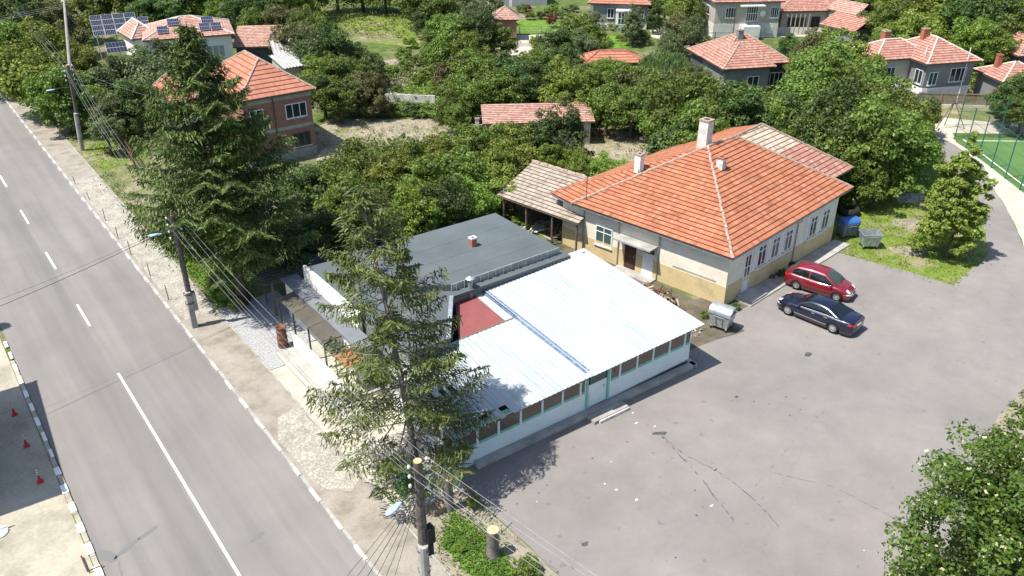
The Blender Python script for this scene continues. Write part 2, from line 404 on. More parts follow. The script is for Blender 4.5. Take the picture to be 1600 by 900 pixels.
# ---------------------------------------------------------------- the ground and its sheets
def ragged(pts, amp, step=1.2, seed=0):
    rnd = random.Random(seed); out = []; n = len(pts)
    for k in range(n):
        a, b = Vector(pts[k]), Vector(pts[(k+1) % n]); L = (b - a).length; m = max(1, int(L / step))
        t_ = (b - a).normalized() if L else Vector((1, 0)); nn = Vector((-t_.y, t_.x))
        for j in range(m):
            p = a.lerp(b, j / m) + nn * (rnd.uniform(-1, 1) * amp); out.append((p.x, p.y))
    return out
def sheet(name, pts, z, mat, amp=0., step=1.2, seed=0):
    import mathutils.geometry as g
    if amp: pts = ragged(pts, amp, step, seed)
    m = MB(); vs = [Vector((x, y, 0)) for x, y in pts]
    tri = g.tessellate_polygon([vs]); m.v = [(x, y, z) for x, y in pts]
    for a, b, c in tri:
        A, B, C_ = vs[a], vs[b], vs[c]
        m.f.append((a, b, c) if (B - A).cross(C_ - A).z > 0 else (a, c, b))
    return struct(name, m, mat)
m = MB(); m.grid([[(x, y, 0) for y in range(-200, 701, 100)] for x in range(-300, 701, 100)]); g0 = struct('ground', m, 'ground'); fix_normals(g0)
if g0.data.polygons[0].normal.z < 0: g0.data.flip_normals()
Y0, Y1 = -60, 260
sheet('street', [(1.22, Y0), (9.9, Y0), (9.9, Y1), (1.22, Y1)], .012, 'street_asphalt')
sheet('forecourt', [(-20, -30), (.95, -30), (.95, 60), (-20, 60)], .004, 'forecourt')
sheet('verge_left', [(-20, 60), (.95, 60), (.95, 240), (-20, 240)], .004, 'verge', .0)
sheet('parking_lot', [(15.62, 25.3), (15.7, 24.0), (15.8, 17), (16.1, 8), (16, -40), (90, -60), (60, 8), (47.5, 13.5), (55.5, 16.5), (61, 20.0), at2(1600, 385), at2(1572, 325), at2(1546, 283), at2(1536, 258), at2(1500, 232), at2(1455, 205),
      at2(1440, 208), at2(1478, 250), at2(1505, 270), at2(1528, 300), at2(1537, 355), at2(1545, 400), at2(1490, 446), at2(1400, 419), at2(1309, 394), at2(1225, 440), at2(1135, 500), (36.6, 25.2), (33.5, 25.6), (31.5, 25.9), (31.4, 25.2)], .008, 'lot_asphalt', .07, .8)
sheet('grass_plot', [at2(1309, 394), at2(1400, 419), at2(1490, 446), at2(1545, 400), at2(1537, 355), at2(1528, 300), at2(1480, 255), at2(1400, 260), at2(1290, 270), at2(1290, 330), at2(1303, 372)], .004, 'grass', .15)
sheet('bare_patch', [at2(1395, 345), at2(1432, 338), at2(1440, 352), at2(1430, 365), at2(1400, 352)], .0075, 'dirt', .25, .5)
sheet('bare_patch', [at2(1402, 303), at2(1440, 300), at2(1450, 312), at2(1405, 318)], .0075, 'pale_path', .25, .5)
sheet('bare_patch', [at2(1390, 388), at2(1440, 380), at2(1452, 395), at2(1410, 402)], .0075, 'dirt', .25, .5)
sheet('school_apron', [at2(1135, 500), at2(1225, 440), at2(1309, 394), at2(1303, 370), (51.5, 30), (37, 29.5), (36.2, 42), (32.2, 42), (32.2, 26.2), (33.5, 25.6), (36.6, 25.2)], .005, 'dark_soil', .06, .6)
m = MB(); m.box(38.6, 51.4, 26.75, 27.95, 0, .10); o = struct('school_path', m, 'concrete'); o.rotation_euler = (0, 0, 0)
o.data.transform(Matrix.Translation((37.88, 27.93, 0)) @ Matrix.Rotation(R(6), 4, 'Z') @ Matrix.Translation((-37.88, -27.93, 0)) @ Matrix.Translation((.4, -.1, 0)))
sheet('field_edge', [at2(1455, 205), at2(1500, 232), at2(1536, 258), at2(1546, 283), at2(1572, 325), at2(1600, 385), at2(1700, 400), at2(1610, 305), at2(1495, 222), at2(1488, 208), at2(1700, 210), at2(1700, 168), at2(1440, 165)], .005, 'pale_path', .1)
sheet('dry_lawn', [at2(1440, 152), at2(1600, 158), at2(1600, 190), at2(1555, 190), at2(1500, 186), at2(1450, 180)], .009, 'verge', .2)
FC = at(1495, 218)      # far-left corner of the football pitch
fdir = (at(1600, 299) - FC); fdir.z = 0; fdir.normalize(); bdir = (at(1600, 211.5) - at(1490, 208.5)); bdir.z = 0; bdir.normalize()
bdir = Vector((-fdir.y, fdir.x, 0)); bdir = bdir if bdir.x > 0 else -bdir
def fp(a, b): p = FC + fdir * a + bdir * b; return (p.x, p.y)
sheet('football_pitch', [fp(-.6, -.2), fp(44, -.2), fp(44, 26), fp(-.6, 26)], .012, 'turf')
m = MB()
def stripe(m, a, b, w, z):
    a, b = Vector((*a, 0)), Vector((*b, 0)); d = (b - a).normalized(); n = Vector((-d.y, d.x, 0)) * w / 2
    m.quad((a.x + n.x, a.y + n.y, z), (a.x - n.x, a.y - n.y, z), (b.x - n.x, b.y - n.y, z), (b.x + n.x, b.y + n.y, z))
stripe(m, fp(0, .6), fp(43, .6), .12, .018); stripe(m, fp(.3, .7), fp(.3, 25), .12, .018)
stripe(m, fp(.4, 6), fp(6, 8.5), .1, .018); stripe(m, fp(6.05, 8.5), fp(6.05, 17), .1, .018)
m.box(0, 0, 0, 0, 0, 0) if False else None
o = struct('pitch_lines', m, 'white_paint'); fix_normals(o)
# street edge right: kerb, pavement
def kerb(name, x, y0, y1, w, h, seg, mat, every=None, off=0, zb=0.):
    m = MB(); y = y0; k = 0; rnd = random.Random(3)
    while y < y1:
        if every is None or (k % every) == 0:
            j = rnd.uniform(-.012, .012); m.box(x + j, x + w + j, y + .012, y + seg - .012, zb, h + rnd.uniform(-.008, .008))
        y += seg; k += 1
    return struct(name, m, mat)
kerb('kerb', 9.9, -20 + .6, 170, .16, .12, 1.06, 'concrete')
kerb('kerb_paint', 9.885, -20 + .6, 170, .13, .135, 1.06, 'worn_white_paint', 2)
kerb('left_kerb', .98, -20, 48, .2, .09, 1.0, 'forecourt')
m = MB(); rnd = random.Random(5)
for k in range(60):
    y = -6 + k * 1.5 + .2
    if y > 51: break
    m.box((.93 if y < 37 else 1.02) + rnd.uniform(-.03, .03), 1.19, y, y + (.68 if y < 37 else .8) + rnd.uniform(-.1, .05), .09, .108)
struct('left_kerb_paint', m, 'white_paint')
sheet('pavement', [(10.06, -30), (12.2, -30), (12.2, 170), (10.06, 170)], .10, 'pavement')
m = MB(); m.box(10.07, 12.2, -30, 170, 0, .09); struct('pavement_base', m, 'concrete')
kerb('pavement_edging', 12.2, -20, 120, .08, .11, 1.5, 'concrete')
t = NT('cobbles'); v = t.coord(); vo = t.n('ShaderNodeTexVoronoi'); vo.inputs['Scale'].default_value = 7.5; t.l(v, vo.inputs['Vector']); n_ = t.noise(v, 1.2, 5)
c = t.ramp(vo.outputs['Distance'], [(.2, (.40, .38, .33)), (.65, (.27, .25, .21))]); c = t.mix(.6, c, t.ramp(n_, [(.35, (.7, .69, .66)), (.6, (1.12, 1.12, 1.1))]), 'MULTIPLY'); t.bump(vo.outputs['Distance'], -.6, .02); t.fin(c, .9, spec=.2)
sheet('cobbled_pavement', [(10.25, 32.4), (10.9, 34.1), (12.12, 34.3), (12.12, 27.6), (11.4, 27.0), (10.3, 27.9)], .105, 'cobbles', .05, .5)
sheet('cobbled_pavement', [(10.3, 46.5), (12.08, 46), (12.08, 75), (10.2, 75)], .105, 'cobbles', .07, .8)
sheet('verge_right', [(12.28, 46.8), (13.9, 46.8), (16.5, 60), (24, 75), (24, 140), (12.28, 140)], .006, 'verge', .1)
sheet('verge_grass', [(12.5, 47), (14.6, 47), (15.4, 60), (13.4, 62), (12.6, 55)], .010, 'lush_grass', .12)
sheet('verge_grass', [(13.0, 76), (17.5, 78), (18, 92), (14.5, 93), (12.7, 84)], .010, 'grass', .2)
sheet('gravel_yard', [(12.28, 38.4), (16.3, 38.4), (16.3, 46.8), (12.28, 46.8)], .008, 'gravel', .08)
sheet('yard', [(12.28, 24.2), (16, 24.2), (16, 38.4), (12.28, 38.4)], .006, 'pale_path', .05)
sheet('verge_strip', [(12.28, -30), (15.9, -30), (15.9, 8), (15.8, 17), (15.6, 24.2), (12.28, 24.2)], .006, 'dirt', .03)
sheet('grass_strip', [(12.9, 21.9), (14.4, 23.3), (14.7, 20.9), (14.5, 18.7), (15.3, 16.6), (15.2, 12), (13.2, 12), (13.0, 18)], .010, 'lush_grass', .12, .5)
m = MB(); m.box(13.2, 16.3, 33.0, 39.6, 0, .16); struct('terrace', m, 'terrace_concrete')
# pitches of soil, lawns and lanes between the houses
sheet('clearing', [at2(485, 205), at2(520, 186), at2(700, 186), at2(720, 205), at2(700, 260), at2(500, 262)], .006, 'dry_soil', .4)
sheet('clearing', [at2(880, 215), at2(920, 205), at2(1020, 205), at2(1025, 262), at2(1000, 300), at2(930, 290)], .006, 'dry_soil', .3)
sheet('garden_plot', [at2(495, 12), at2(625, 20), at2(648, 40), at2(655, 75), at2(520, 60), at2(500, 35)], .005, 'grass', .4)
sheet('garden_soil', [at2(525, 45), at2(615, 52), at2(635, 66), at2(550, 66)], .009, 'verge', .3)
sheet('vegetable_bed', [at2(600, 150), at2(720, 152), at2(730, 110), at2(640, 90), at2(600, 95)], .005, 'dirt', .4)
sheet('vegetable_bed', [at2(620, 147), at2(705, 148), at2(700, 128), at2(640, 128)], .009, 'lush_grass', .3)
sheet('lawn', [at2(805, 31), at2(890, 33), at2(885, 52), at2(815, 53)], .007, 'lush_grass')
sheet('lawn', [at2(942, 56), at2(975, 56), at2(988, 74), at2(940, 76)], .007, 'lush_grass', .1)
sheet('garden_lane', [at2(790, 55), at2(900, 53), at2(905, 60), at2(860, 90), at2(790, 92)], .005, 'pale_path', .1)
sheet('yard_lane', [at2(1020, 25), at2(1045, 25), at2(1090, 60), at2(1090, 80), at2(1070, 80), at2(1022, 45)], .006, 'verge', .1)
sheet('concrete_path', [at2(1036, 38), at2(1052, 38), at2(1105, 80), at2(1080, 84), at2(1030, 48)], .010, 'pale_path')
sheet('concrete_path', [at2(1015, 48), at2(1028, 46), at2(1060, 62), at2(1050, 66), at2(1018, 58)], .014, 'pale_path')
sheet('yard_lane', [at2(1095, 48), at2(1240, 60), at2(1240, 48), at2(1235, 45), at2(1140, 32), at2(1090, 30)], .007, 'verge', .1)
sheet('side_yard', [at2(1180, 38), at2(1390, 45), at2(1360, 55), at2(1200, 58)], .012, 'pale_path', .1)
sheet('lane_top', [at2(65, 8), at2(95, -20), at2(115, -20), at2(98, 10), at2(85, 28), at2(62, 28)], .012, 'pale_path', .2)
sheet('soil_bed', [at2(1540, 790), at2(1520, 700), at2(1590, 620), at2(1700, 560), at2(1800, 800), at2(1650, 1000), at2(1480, 1000)], .013, 'dirt', .15)
# lane markings
m = MB(); xc = 5.52; y = 43.2
m.quad((xc - .06, -30, .018), (xc + .06, -30, .018), (xc + .06, y, .018), (xc - .06, y, .018)); y = 49.45
while y < 230: m.quad((xc - .06, y, .018), (xc + .06, y, .018), (xc + .06, y + 3.2, .018), (xc - .06, y + 3.2, .018)); y += 9.26
m.quad((9.42, 62, .018), (9.5, 62, .018), (9.5, 180, .018), (9.42, 180, .018)) if False else None
struct('lane_marking', m, 'white_paint')
# tar seams, cracks and spills on the asphalt
m = MB()
def crack(pts, w, z=.016, seed=1, brk=.0):
    rnd = random.Random(seed); P = [Vector(p) for p in pts]; out = []
    for a, b in zip(P, P[1:]):
        n = max(2, int((b - a).length / .18))
        for k in range(n): q = a.lerp(b, k / n); out.append(q + Vector((rnd.uniform(-1, 1), rnd.uniform(-1, 1))) * .025)
    out.append(P[-1])
    for a, b in zip(out, out[1:]):
        if rnd.random() < brk: continue
        stripe(m, (a.x, a.y), (b.x, b.y), w * rnd.uniform(.4, 1.5), z)
crack([at2(1034, 680), at2(1065, 708), at2(1118, 735), at2(1150, 757), at2(1180, 783), at2(1222, 828)], .035, seed=2, brk=.25)
crack([at2(1034, 682), at2(1060, 710), at2(1098, 750), at2(1115, 775), at2(1150, 818)], .04, seed=3, brk=.35)
crack([at2(1290, 640), at2(1240, 690), at2(1180, 760)], .015, seed=4, brk=.5)
crack([at2(1210, 740), at2(1300, 760), at2(1380, 800), at2(1440, 840)], .015, seed=5, brk=.3)
crack([at2(735, 778), at2(800, 840), at2(868, 890)], .02, seed=8)
struct('asphalt_cracks', fix_normals(m.build('tmp', 'black_rubber')) and m, 'dark_soil') if False else None
o = tag(m.build('asphalt_cracks', 'dark_steel'), kind='structure')
m = MB()
def blot(px, py, rx, ry, seed, z=.017, rot=0.):
    rnd = random.Random(seed); c = at(px, py, z); n = 12; pts = []
    for k in range(n):
        a = 2 * math.pi * k / n; r_ = rnd.uniform(.65, 1.15); x, y = rx * math.cos(a) * r_, ry * math.sin(a) * r_
        pts.append((c.x + x * math.cos(rot) - y * math.sin(rot), c.y + x * math.sin(rot) + y * math.cos(rot), z))
    m.quad(*pts)
for a in ((1031, 677, .42, .15, 1, .017, -.6), (914, 850, .17, .12, 2), (1092, 552, .07, .05, 3), (1263, 553, .3, .22, 4), (1151, 620, .13, .08, 5), (1144, 626, .05, .04, 7), (1178, 627, .05, .05, 8),
          (980, 690, .06, .05, 9), (1118, 734, .12, .05, 10), (1086, 766, .06, .05, 11), (1088, 805, .06, .06, 12), (829, 755, .06, .05, 13), (855, 758, .05, .04, 14), (842, 770, .05, .04, 15), (808, 787, .05, .05, 16), (926, 716, .06, .04, 17), (1228, 620, .10, .04, 18), (1251, 640, .05, .04, 19), (1234, 649, .05, .04, 20), (1056, 871, .05, .05, 21)): blot(*a)
struct('tar_spots', m, 'dark_steel')
m = MB()
for k in range(3):
    rnd = random.Random(100 + k); blot(rnd.choice([rnd.uniform(760, 1300), rnd.uniform(920, 1100)]), rnd.uniform(600, 860), rnd.uniform(.02, .07), rnd.uniform(.02, .05), k)
for a in ((994, 661, .16, .05, 31), (1023, 666, .10, .04, 32), (963, 765, .08, .06, 33), (995, 781, .10, .07, 34), (1112, 790, .12, .05, 35), (945, 756, .05, .04, 36), (989, 645, .08, .04, 37), (1350, 860, .05, .04, 38)): blot(*a)
tag(m.build('paint_flecks', 'worn_white_paint'), kind='structure')
# old wet patches on the street: sealed asphalt
m = MB(); blot(168, 868, .28, .55, 41, .018, .3); blot(200, 855, .7, .16, 42, .018, .5); blot(232, 832, .55, .13, 43, .018, .4); blot(400, 840, .5, .12, 44, .018, .3); blot(324, 893, .15, .12, 45, .018)
crack([at2(186, 878), at2(190, 900), at2(193, 950)], .05, .018, 9)
t = NT('sealed_asphalt'); t.fin((.155, .153, .15), .85, spec=.2)
struct('street_patches', m, 'sealed_asphalt')
# ---------------------------------------------------------------- roofs and walls
def clip(poly, f, keep_ge):
    out = []; n = len(poly)
    for k in range(n):
        a, b = poly[k], poly[(k+1) % n]; fa, fb = f(a), f(b)
        ia, ib = (fa >= -1e-6, fb >= -1e-6) if keep_ge else (fa <= 1e-6, fb <= 1e-6)
        if ia: out.append(a)
        if ia != ib and abs(fb - fa) > 1e-9: out.append(a.lerp(b, fa / (fa - fb)))
    return out
def slope(m, poly, ea, eb, course=.36, step=.035, sag=0.):
    """a tiled roof slope: courses that overlap like real tiles; ea->eb runs along the eave"""
    poly = [Vector(p) for p in poly]; ea, eb = Vector(ea), Vector(eb); e = (eb - ea).normalized()
    n = Vector((0, 0, 0))
    for k in range(1, len(poly) - 1): n += (poly[k] - poly[0]).cross(poly[k+1] - poly[0])
    n.normalize();  n = n if n.z > 0 else -n
    s = n.cross(e).normalized(); s = s if s.z > 0 else -s
    V = lambda p: (p - ea).dot(s)
    top = max(V(p) for p in poly); k = 0
    rnd = random.Random(int(abs(ea.x * 13 + ea.y * 7)))
    while k * course < top:
        v0, v1 = k * course, (k+1) * course
        q = clip(clip(poly, lambda p: V(p) - v0, True), lambda p: V(p) - v1, False) if k else clip(poly, lambda p: V(p) - v1, False)
        if len(q) >= 3:
            pts = [p + n * (step * (1 - min(1, max(0, (V(p) - v0) / course))) + .004) for p in q]
            uv = [((p - ea).dot(e), V(p)) for p in q]
            if (pts[1] - pts[0]).cross(pts[2] - pts[1]).dot(n) < 0: pts = pts[::-1]; uv = uv[::-1]
            m.quad(*pts, uv=uv)
            lo = [p for p in q if abs(V(p) - v0) < 1e-4]
            if len(lo) >= 2:
                lo.sort(key=lambda p: (p - ea).dot(e)); a, b = lo[0], lo[-1]
                m.quad(a - n * .01, b - n * .01, b + n * (step + .004), a + n * (step + .004), uv=[((a - ea).dot(e), v0)] * 4)
        k += 1
def caps(m, a, b, r=.11, jit=.02):
    a, b = Vector(a), Vector(b); L = (b - a).length; n = max(1, int(L / .38)); rnd = random.Random(int(L * 100))
    for k in range(n):
        p, q = a.lerp(b, k / n), a.lerp(b, (k+1) / n); j = Vector((rnd.uniform(-jit, jit), rnd.uniform(-jit, jit), rnd.uniform(0, jit)))
        m.tube([p + j, q + j + Vector((0, 0, .015))], [r, r * .86], 7)
def hip_roof(root, W, D, z, zr, ov, mat, cap='mortar', ridge=None, course=.36, names=('roof',), x0=0., y0=0., gable=False, und='old_wood'):
    A, B, C_, E = (x0 - ov, y0 - ov), (x0 + W + ov, y0 - ov), (x0 + W + ov, y0 + D + ov), (x0 - ov, y0 + D + ov)
    w, d = W + 2 * ov, D + 2 * ov; course = .5 if mat == 'tile_orange_clean' else .36
    m = MB(); c = MB()
    P = lambda q, zz=z: (q[0], q[1], zz)
    if gable == 'x':
        r0, r1 = (x0 - ov, y0 + D/2, zr), (x0 + W + ov, y0 + D/2, zr)
        slope(m, [P(A), P(B), r1, r0], P(A), P(B), course); slope(m, [P(C_), P(E), r0, r1], P(C_), P(E), course)
        caps(c, r0, r1)
    elif gable == 'y':
        r0, r1 = (x0 + W/2, y0 - ov, zr), (x0 + W/2, y0 + D + ov, zr)
        slope(m, [P(E), P(A), r0, r1], P(E), P(A), course); slope(m, [P(B), P(C_), r1, r0], P(B), P(C_), course)
        caps(c, r0, r1)
    elif gable == 'front':      # single slope rising to the back
        r0, r1 = (x0 - ov, y0 + D + ov, zr), (x0 + W + ov, y0 + D + ov, zr)
        slope(m, [P(A), P(B), r1, r0], P(A), P(B), course)
    else:
        if w >= d:
            h = d/2 if ridge is None else ridge
            r0, r1 = (A[0] + h, y0 + D/2, zr), (B[0] - h, y0 + D/2, zr)
            slope(m, [P(A), P(B), r1, r0], P(A), P(B), course); slope(m, [P(C_), P(E), r0, r1], P(C_), P(E), course)
            slope(m, [P(E), P(A), r0], P(E), P(A), course); slope(m, [P(B), P(C_), r1], P(B), P(C_), course)
            for a, b in ((P(A), r0), (P(E), r0), (P(B), r1), (P(C_), r1)): caps(c, a, b)
        else:
            h = w/2 if ridge is None else ridge
            r0, r1 = (x0 + W/2, A[1] + h, zr), (x0 + W/2, E[1] - h, zr)
            slope(m, [P(A), P(B), r0], P(A), P(B), course); slope(m, [P(C_), P(E), r1], P(C_), P(E), course)
            slope(m, [P(E), P(A), r0, r1], P(E), P(A), course); slope(m, [P(B), P(C_), r1, r0], P(B), P(C_), course)
            for a, b in ((P(A), r0), (P(B), r0), (P(E), r1), (P(C_), r1)): caps(c, a, b)
        if (Vector(r0) - Vector(r1)).length > .3: caps(c, r0, r1)
    rf = m.build('roof', mat, root)
    if c.v: c.build('ridge_cap', cap, rf)
    if gable in (False, None):
        s = MB(); s.box(A[0] + .04, B[0] - .04, A[1] + .04, E[1] - .04, z - .14, z - .015); s.build('eaves', und, rf)
    elif gable == 'front':
        s = MB(); s.hexa([P(A, z - .12), P(B, z - .12), P(C_, zr - .12), P(E, zr - .12)], [P(A, z - .01), P(B, z - .01), P(C_, zr - .01), P(E, zr - .01)]); s.build('eaves', und, rf)
    else:
        s = MB()
        for q in ((A, B, r0, r1) if gable == 'x' else (E, A, r1, r0),) + (((C_, E, r1, r0),) if gable == 'x' else ((B, C_, r0, r1),)):
            a, b, ra, rb = P(q[0]), P(q[1]), q[2], q[3]
            lo = lambda p: (p[0], p[1], p[2] - .12)
            if gable == 'x' and q[0] is A: s.hexa([lo(a), lo(b), lo(r1), lo(r0)], [a, b, r1, r0])
            elif gable == 'x': s.hexa([lo(a), lo(b), lo(r0), lo(r1)], [a, b, r0, r1])
            elif q[0] is E: s.hexa([lo(a), lo(b), lo(r0), lo(r1)], [a, b, r0, r1])
            else: s.hexa([lo(a), lo(b), lo(r1), lo(r0)], [a, b, r1, r0])
        s.build('eaves', und, rf)
    return rf
class Face:
    """a wall face in house coordinates: u along the wall, d outward, z up"""
    def __init__(s, o, u, n): s.o, s.u, s.n = Vector(o), Vector(u), Vector(n)
    def p(s, u, d, z): return s.o + s.u * u + s.n * d + Vector((0, 0, z))
    def box(s, m, u0, u1, d0, d1, z0, z1):
        b = [s.p(u0, d0, z0), s.p(u1, d0, z0), s.p(u1, d1, z0), s.p(u0, d1, z0)]; t = [q + Vector((0, 0, z1 - z0)) for q in b]
        return m.hexa(b, t)
def faces(W, D, x0=0., y0=0.):
    return dict(front=Face((x0, y0, 0), (1, 0, 0), (0, -1, 0)), left=Face((x0, y0, 0), (0, 1, 0), (-1, 0, 0)),
                right=Face((x0 + W, y0, 0), (0, 1, 0), (1, 0, 0)), back=Face((x0, y0 + D, 0), (1, 0, 0), (0, 1, 0)))
def window(root, fc, u0, u1, z0, z1, nv=1, nh=0, frame='pvc', glass='win_glass', sill=True, fw_=.07, name='window', label=None, transom=None):
    m = MB()
    fc.box(m, u0, u0 + fw_, .003, .06, z0, z1); fc.box(m, u1 - fw_, u1, .003, .06, z0, z1)
    fc.box(m, u0 + fw_, u1 - fw_, .003, .06, z0, z0 + fw_); fc.box(m, u0 + fw_, u1 - fw_, .003, .06, z1 - fw_, z1)
    for k in range(nv): c = u0 + (u1 - u0) * (k+1) / (nv+1); fc.box(m, c - fw_ * .45, c + fw_ * .45, .003, .055, z0 + fw_, z1 - fw_)
    hs = [z0 + (z1 - z0) * (k+1) / (nh+1) for k in range(nh)] if transom is None else [z0 + (z1 - z0) * transom]
    for c in hs: fc.box(m, u0 + fw_, u1 - fw_, .003, .05, c - fw_ * .4, c + fw_ * .4)
    w = m.build(name, frame, root, label=label)
    g = MB(); fc.box(g, u0 + fw_ * .5, u1 - fw_ * .5, .004, .028, z0 + fw_ * .5, z1 - fw_ * .5); g.build('pane', glass, w)
    if sill: s = MB(); fc.box(s, u0 - .06, u1 + .06, .003, .13, z0 - .06, z0 - .003); s.build('sill', 'worn_white_paint', w)
    return w
def chimney(root, x, y, z0, z1, a=.5, b=.5, mat='plaster_chimney', cap='mortar'):
    m = MB(); m.box(x - a/2, x + a/2, y - b/2, y + b/2, z0, z1 - .1)
    c = m.build('chimney', mat, root)
    k = MB(); k.box(x - a/2 - .04, x + a/2 + .04, y - b/2 - .04, y + b/2 + .04, z1 - .1, z1)
    k.build('chimney_cap', cap, c)
    k = MB(); k.box(x - a/4, x + a/4, y - b/4, y + b/4, z1, z1 + .004); k.build('flue_opening', 'black_trim', c); return c

# ---- the school: long cream house with the orange hip roof
A_, B_, C2, D2 = at(893, 318, 3.7), at(1145, 405, 3.7), at(1333, 293, 3.7), at(1333, 262, 3.7)
ang = R(6.0); sx, sy = 37.88, 27.93
sch = thing('schoolhouse', 'long cream and ochre house with a large orange tiled hip roof, beside the parked cars', 'house', (sx, sy, 0), ang)
Minv = (Matrix.Translation((sx, sy, 0)) @ Matrix.Rotation(ang, 4, 'Z')).inverted()
L = lambda p: Minv @ Vector(p)
W_, D_ = 13.44, 12.1
lx, ly = L((35.78, 39.35, 0)).xy      # far left wall corner
m = MB(); m.prism([(0, 0), (W_, 0), (W_, 13.2), (lx, 13.2), (lx, ly)], 1.35, 3.62); m.prism([(W_ + .003, 2.0), (W_ + 3.3, 2.0), (W_ + 3.3, 13.2), (W_ + .003, 13.2)], 1.35, 3.62); m.build('wall', 'cream_wall', sch)
m = MB(); m.prism([(-.03, -.03), (W_ + .03, -.03), (W_ + .03, 13.2), (lx - .03, 13.2), (lx - .03, ly)], 0, 1.35); m.prism([(W_ + .04, 2.0), (W_ + 3.33, 2.0), (W_ + 3.33, 13.2), (W_ + .04, 13.2)], 0, 1.35); m.build('plinth', 'ochre_wall', sch)
R1, R2, E2 = at(1106, 229, 7.0), at(1150, 213, 7.0), at(1190, 194, 7.0)
a, b, c, d = L(A_), L(B_), L(C2), L(D2); r1, r2, e2 = L(R1), L(R2), L(E2)
r1.z = r2.z = e2.z = 7.0
back_l = Vector((a.x + .3, 14.2, 3.7)); back_r = Vector((d.x, 14.2, 3.7))
m = MB(); slope(m, [b, c, r2, r1], b, c, .36, .045); slope(m, [a, b, r1], a, b, .36, .045)
slope(m, [back_l, a, r1], back_l, a, .36); slope(m, [back_r, back_l, r1, e2], back_r, back_l, .36)
rf = m.build('roof', 'tile_orange', sch)
cc = MB()
for p, q in ((b, r1), (a, r1), (r1, r2), (r2, c), (r2, e2), (e2, d)): caps(cc, p, q, .105, .03)
cc.build('ridge_cap', 'mortar', rf)
dl = d + (c - b).normalized() * -5.2; dl.z = 3.7
t2 = r2.lerp(e2, 1.0); mid_e = e2.lerp(d, .42); mid_r = r2.lerp(dl, .42)
m = MB(); slope(m, [mid_r, mid_e, e2, r2], dl, d, .36); m.build('annex_roof_upper', 'tile_pale', sch, label='pale yellowish tile patch at the top of the annex roof')
m = MB(); slope(m, [dl, d, mid_e, mid_r], dl, d, .36); slope(m, [d, back_r, e2], d, back_r, .36); m.build('annex_roof', 'tile_red', sch)
m = MB(); m.prism([(a.x + .05, a.y), (b.x + .06, b.y + .06), (c.x - .06, c.y + .06), (c.x - .1, 14), (back_l.x, 14)], 3.5, 3.66); m.prism([(c.x - 1, d.y + .06), (d.x - .06, d.y + .06), (d.x - .06, 14.1), (c.x - 1, 14.1)], 3.5, 3.655); m.build('eaves', 'dull_steel', sch)
fr = Face((0, 0, 0), (1, 0, 0), (0, -1, 0)); ul = Vector((lx, ly, 0)).normalized(); lf = Face((0, 0, 0), ul, (-ul.y, ul.x, 0))
for u in (3.3, 4.9, 6.5, 9.75, 11.4): window(sch, fr, u, u + .95, 1.55, 3.05, 1, 0, transom=.72)
for u in (2.9, 4.5, 6.1, 7.6, 9.3, 10.95, 12.6):
    if u != 7.6: m = MB(); fr.box(m, u - .12, u + .22, .002, .03, 1.4, 3.3); m.build('pilaster', 'white_wall', sch)
for u0_, u1_ in ((3.12, 7.7), (9.55, 12.6)):
    m = MB(); fr.box(m, u0_, u1_, .003, .09, 1.36, 1.46); m.build('cornice', 'white_wall', sch)
dr = window(sch, fr, 1.8, 2.55, .25, 2.9, 1, 0, name='door', transom=.66, sill=False)
m = MB(); fr.box(m, 1.95, 2.42, .03, .05, .35, 1.0); m.build('door_panel', 'pvc', dr)
m = MB(); fr.box(m, 1.4, 3.1, .05, 1.2, .005, .24); m.build('door_step', 'concrete', sch)
# left flank
window(sch, lf, 8.75, 10.15, 1.05, 2.5, 1, 0, transom=.7, glass='green_glass')
m = MB(); lf.box(m, 6.75, 7.65, .003, .05, .12, 2.2); dd = m.build('door', 'brown_door', sch, label='dark brown wooden door under the concrete canopy')
m = MB(); lf.box(m, 6.85, 6.9, .05, .1, 1.05, 1.2); m.build('handle', 'steel', dd)
m = MB(); lf.box(m, 5.35, 6.2, .003, .05, .12, 1.75); dd = m.build('door', 'pvc', sch, label='grey-white door with a dark pane over it')
m = MB(); lf.box(m, 5.35, 6.2, .003, .04, 1.75, 2.2); m.build('pane', 'win_glass', dd)
m = MB(); lf.box(m, 5.1, 8.1, .0, .95, 2.35, 2.47); m.build('canopy', 'concrete', sch)
m = MB(); lf.box(m, 5.0, 8.1, .04, .9, .003, .12); m.build('door_step', 'concrete', sch)
for u in (.35, 11.4):
    pass
for fc, u, h in ((lf, 5.0, 3.5), (lf, 11.2, 3.5), (lf, 8.2, 3.4), (fr, 7.95, 3.5)):
    m = MB(); q = [fc.p(u, .07, .1), fc.p(u, .07, h - .25), fc.p(u, .3, h)]; m.tube(q, .045, 6); m.build('downpipe', 'dull_steel', sch)
m = MB(); q = lf.p(4.7, .004, 0); 
for u0_, u1_, z0_ in ((.7, 3.9, 1.4),): lf.box(m, u0_, u1_, .002, .012, z0_, z0_ + .13)
m.build('bare_render_band', 'concrete', sch)
ck = L(at(1111, 232, 7)); chimney(sch, r1.x + .35, r1.y + .55, 6.4, 8.75, .68, .75)
pk = L(at(1125, 269, 5.9)); chimney(sch, pk.x, pk.y, pk.z - .4, 7.0, .42, .5, 'worn_white_paint', 'terracotta')
pk = L(at(1002, 272, 5.3)); chimney(sch, pk.x, pk.y + .25, 4.6, 6.75, .45, .5, 'white_wall')
m = MB(); pk = L(at(916, 312, 4.0)); m.tube([pk, pk + Vector((0, 0, 1.9))], .03, 5); m.build('mast', 'dark_steel', sch)
m = MB(); pk = L(at(996, 284, 4.8)); m.tube([pk, pk + Vector((0, 0, .9))], .025, 5); m.build('mast', 'dark_steel', sch)

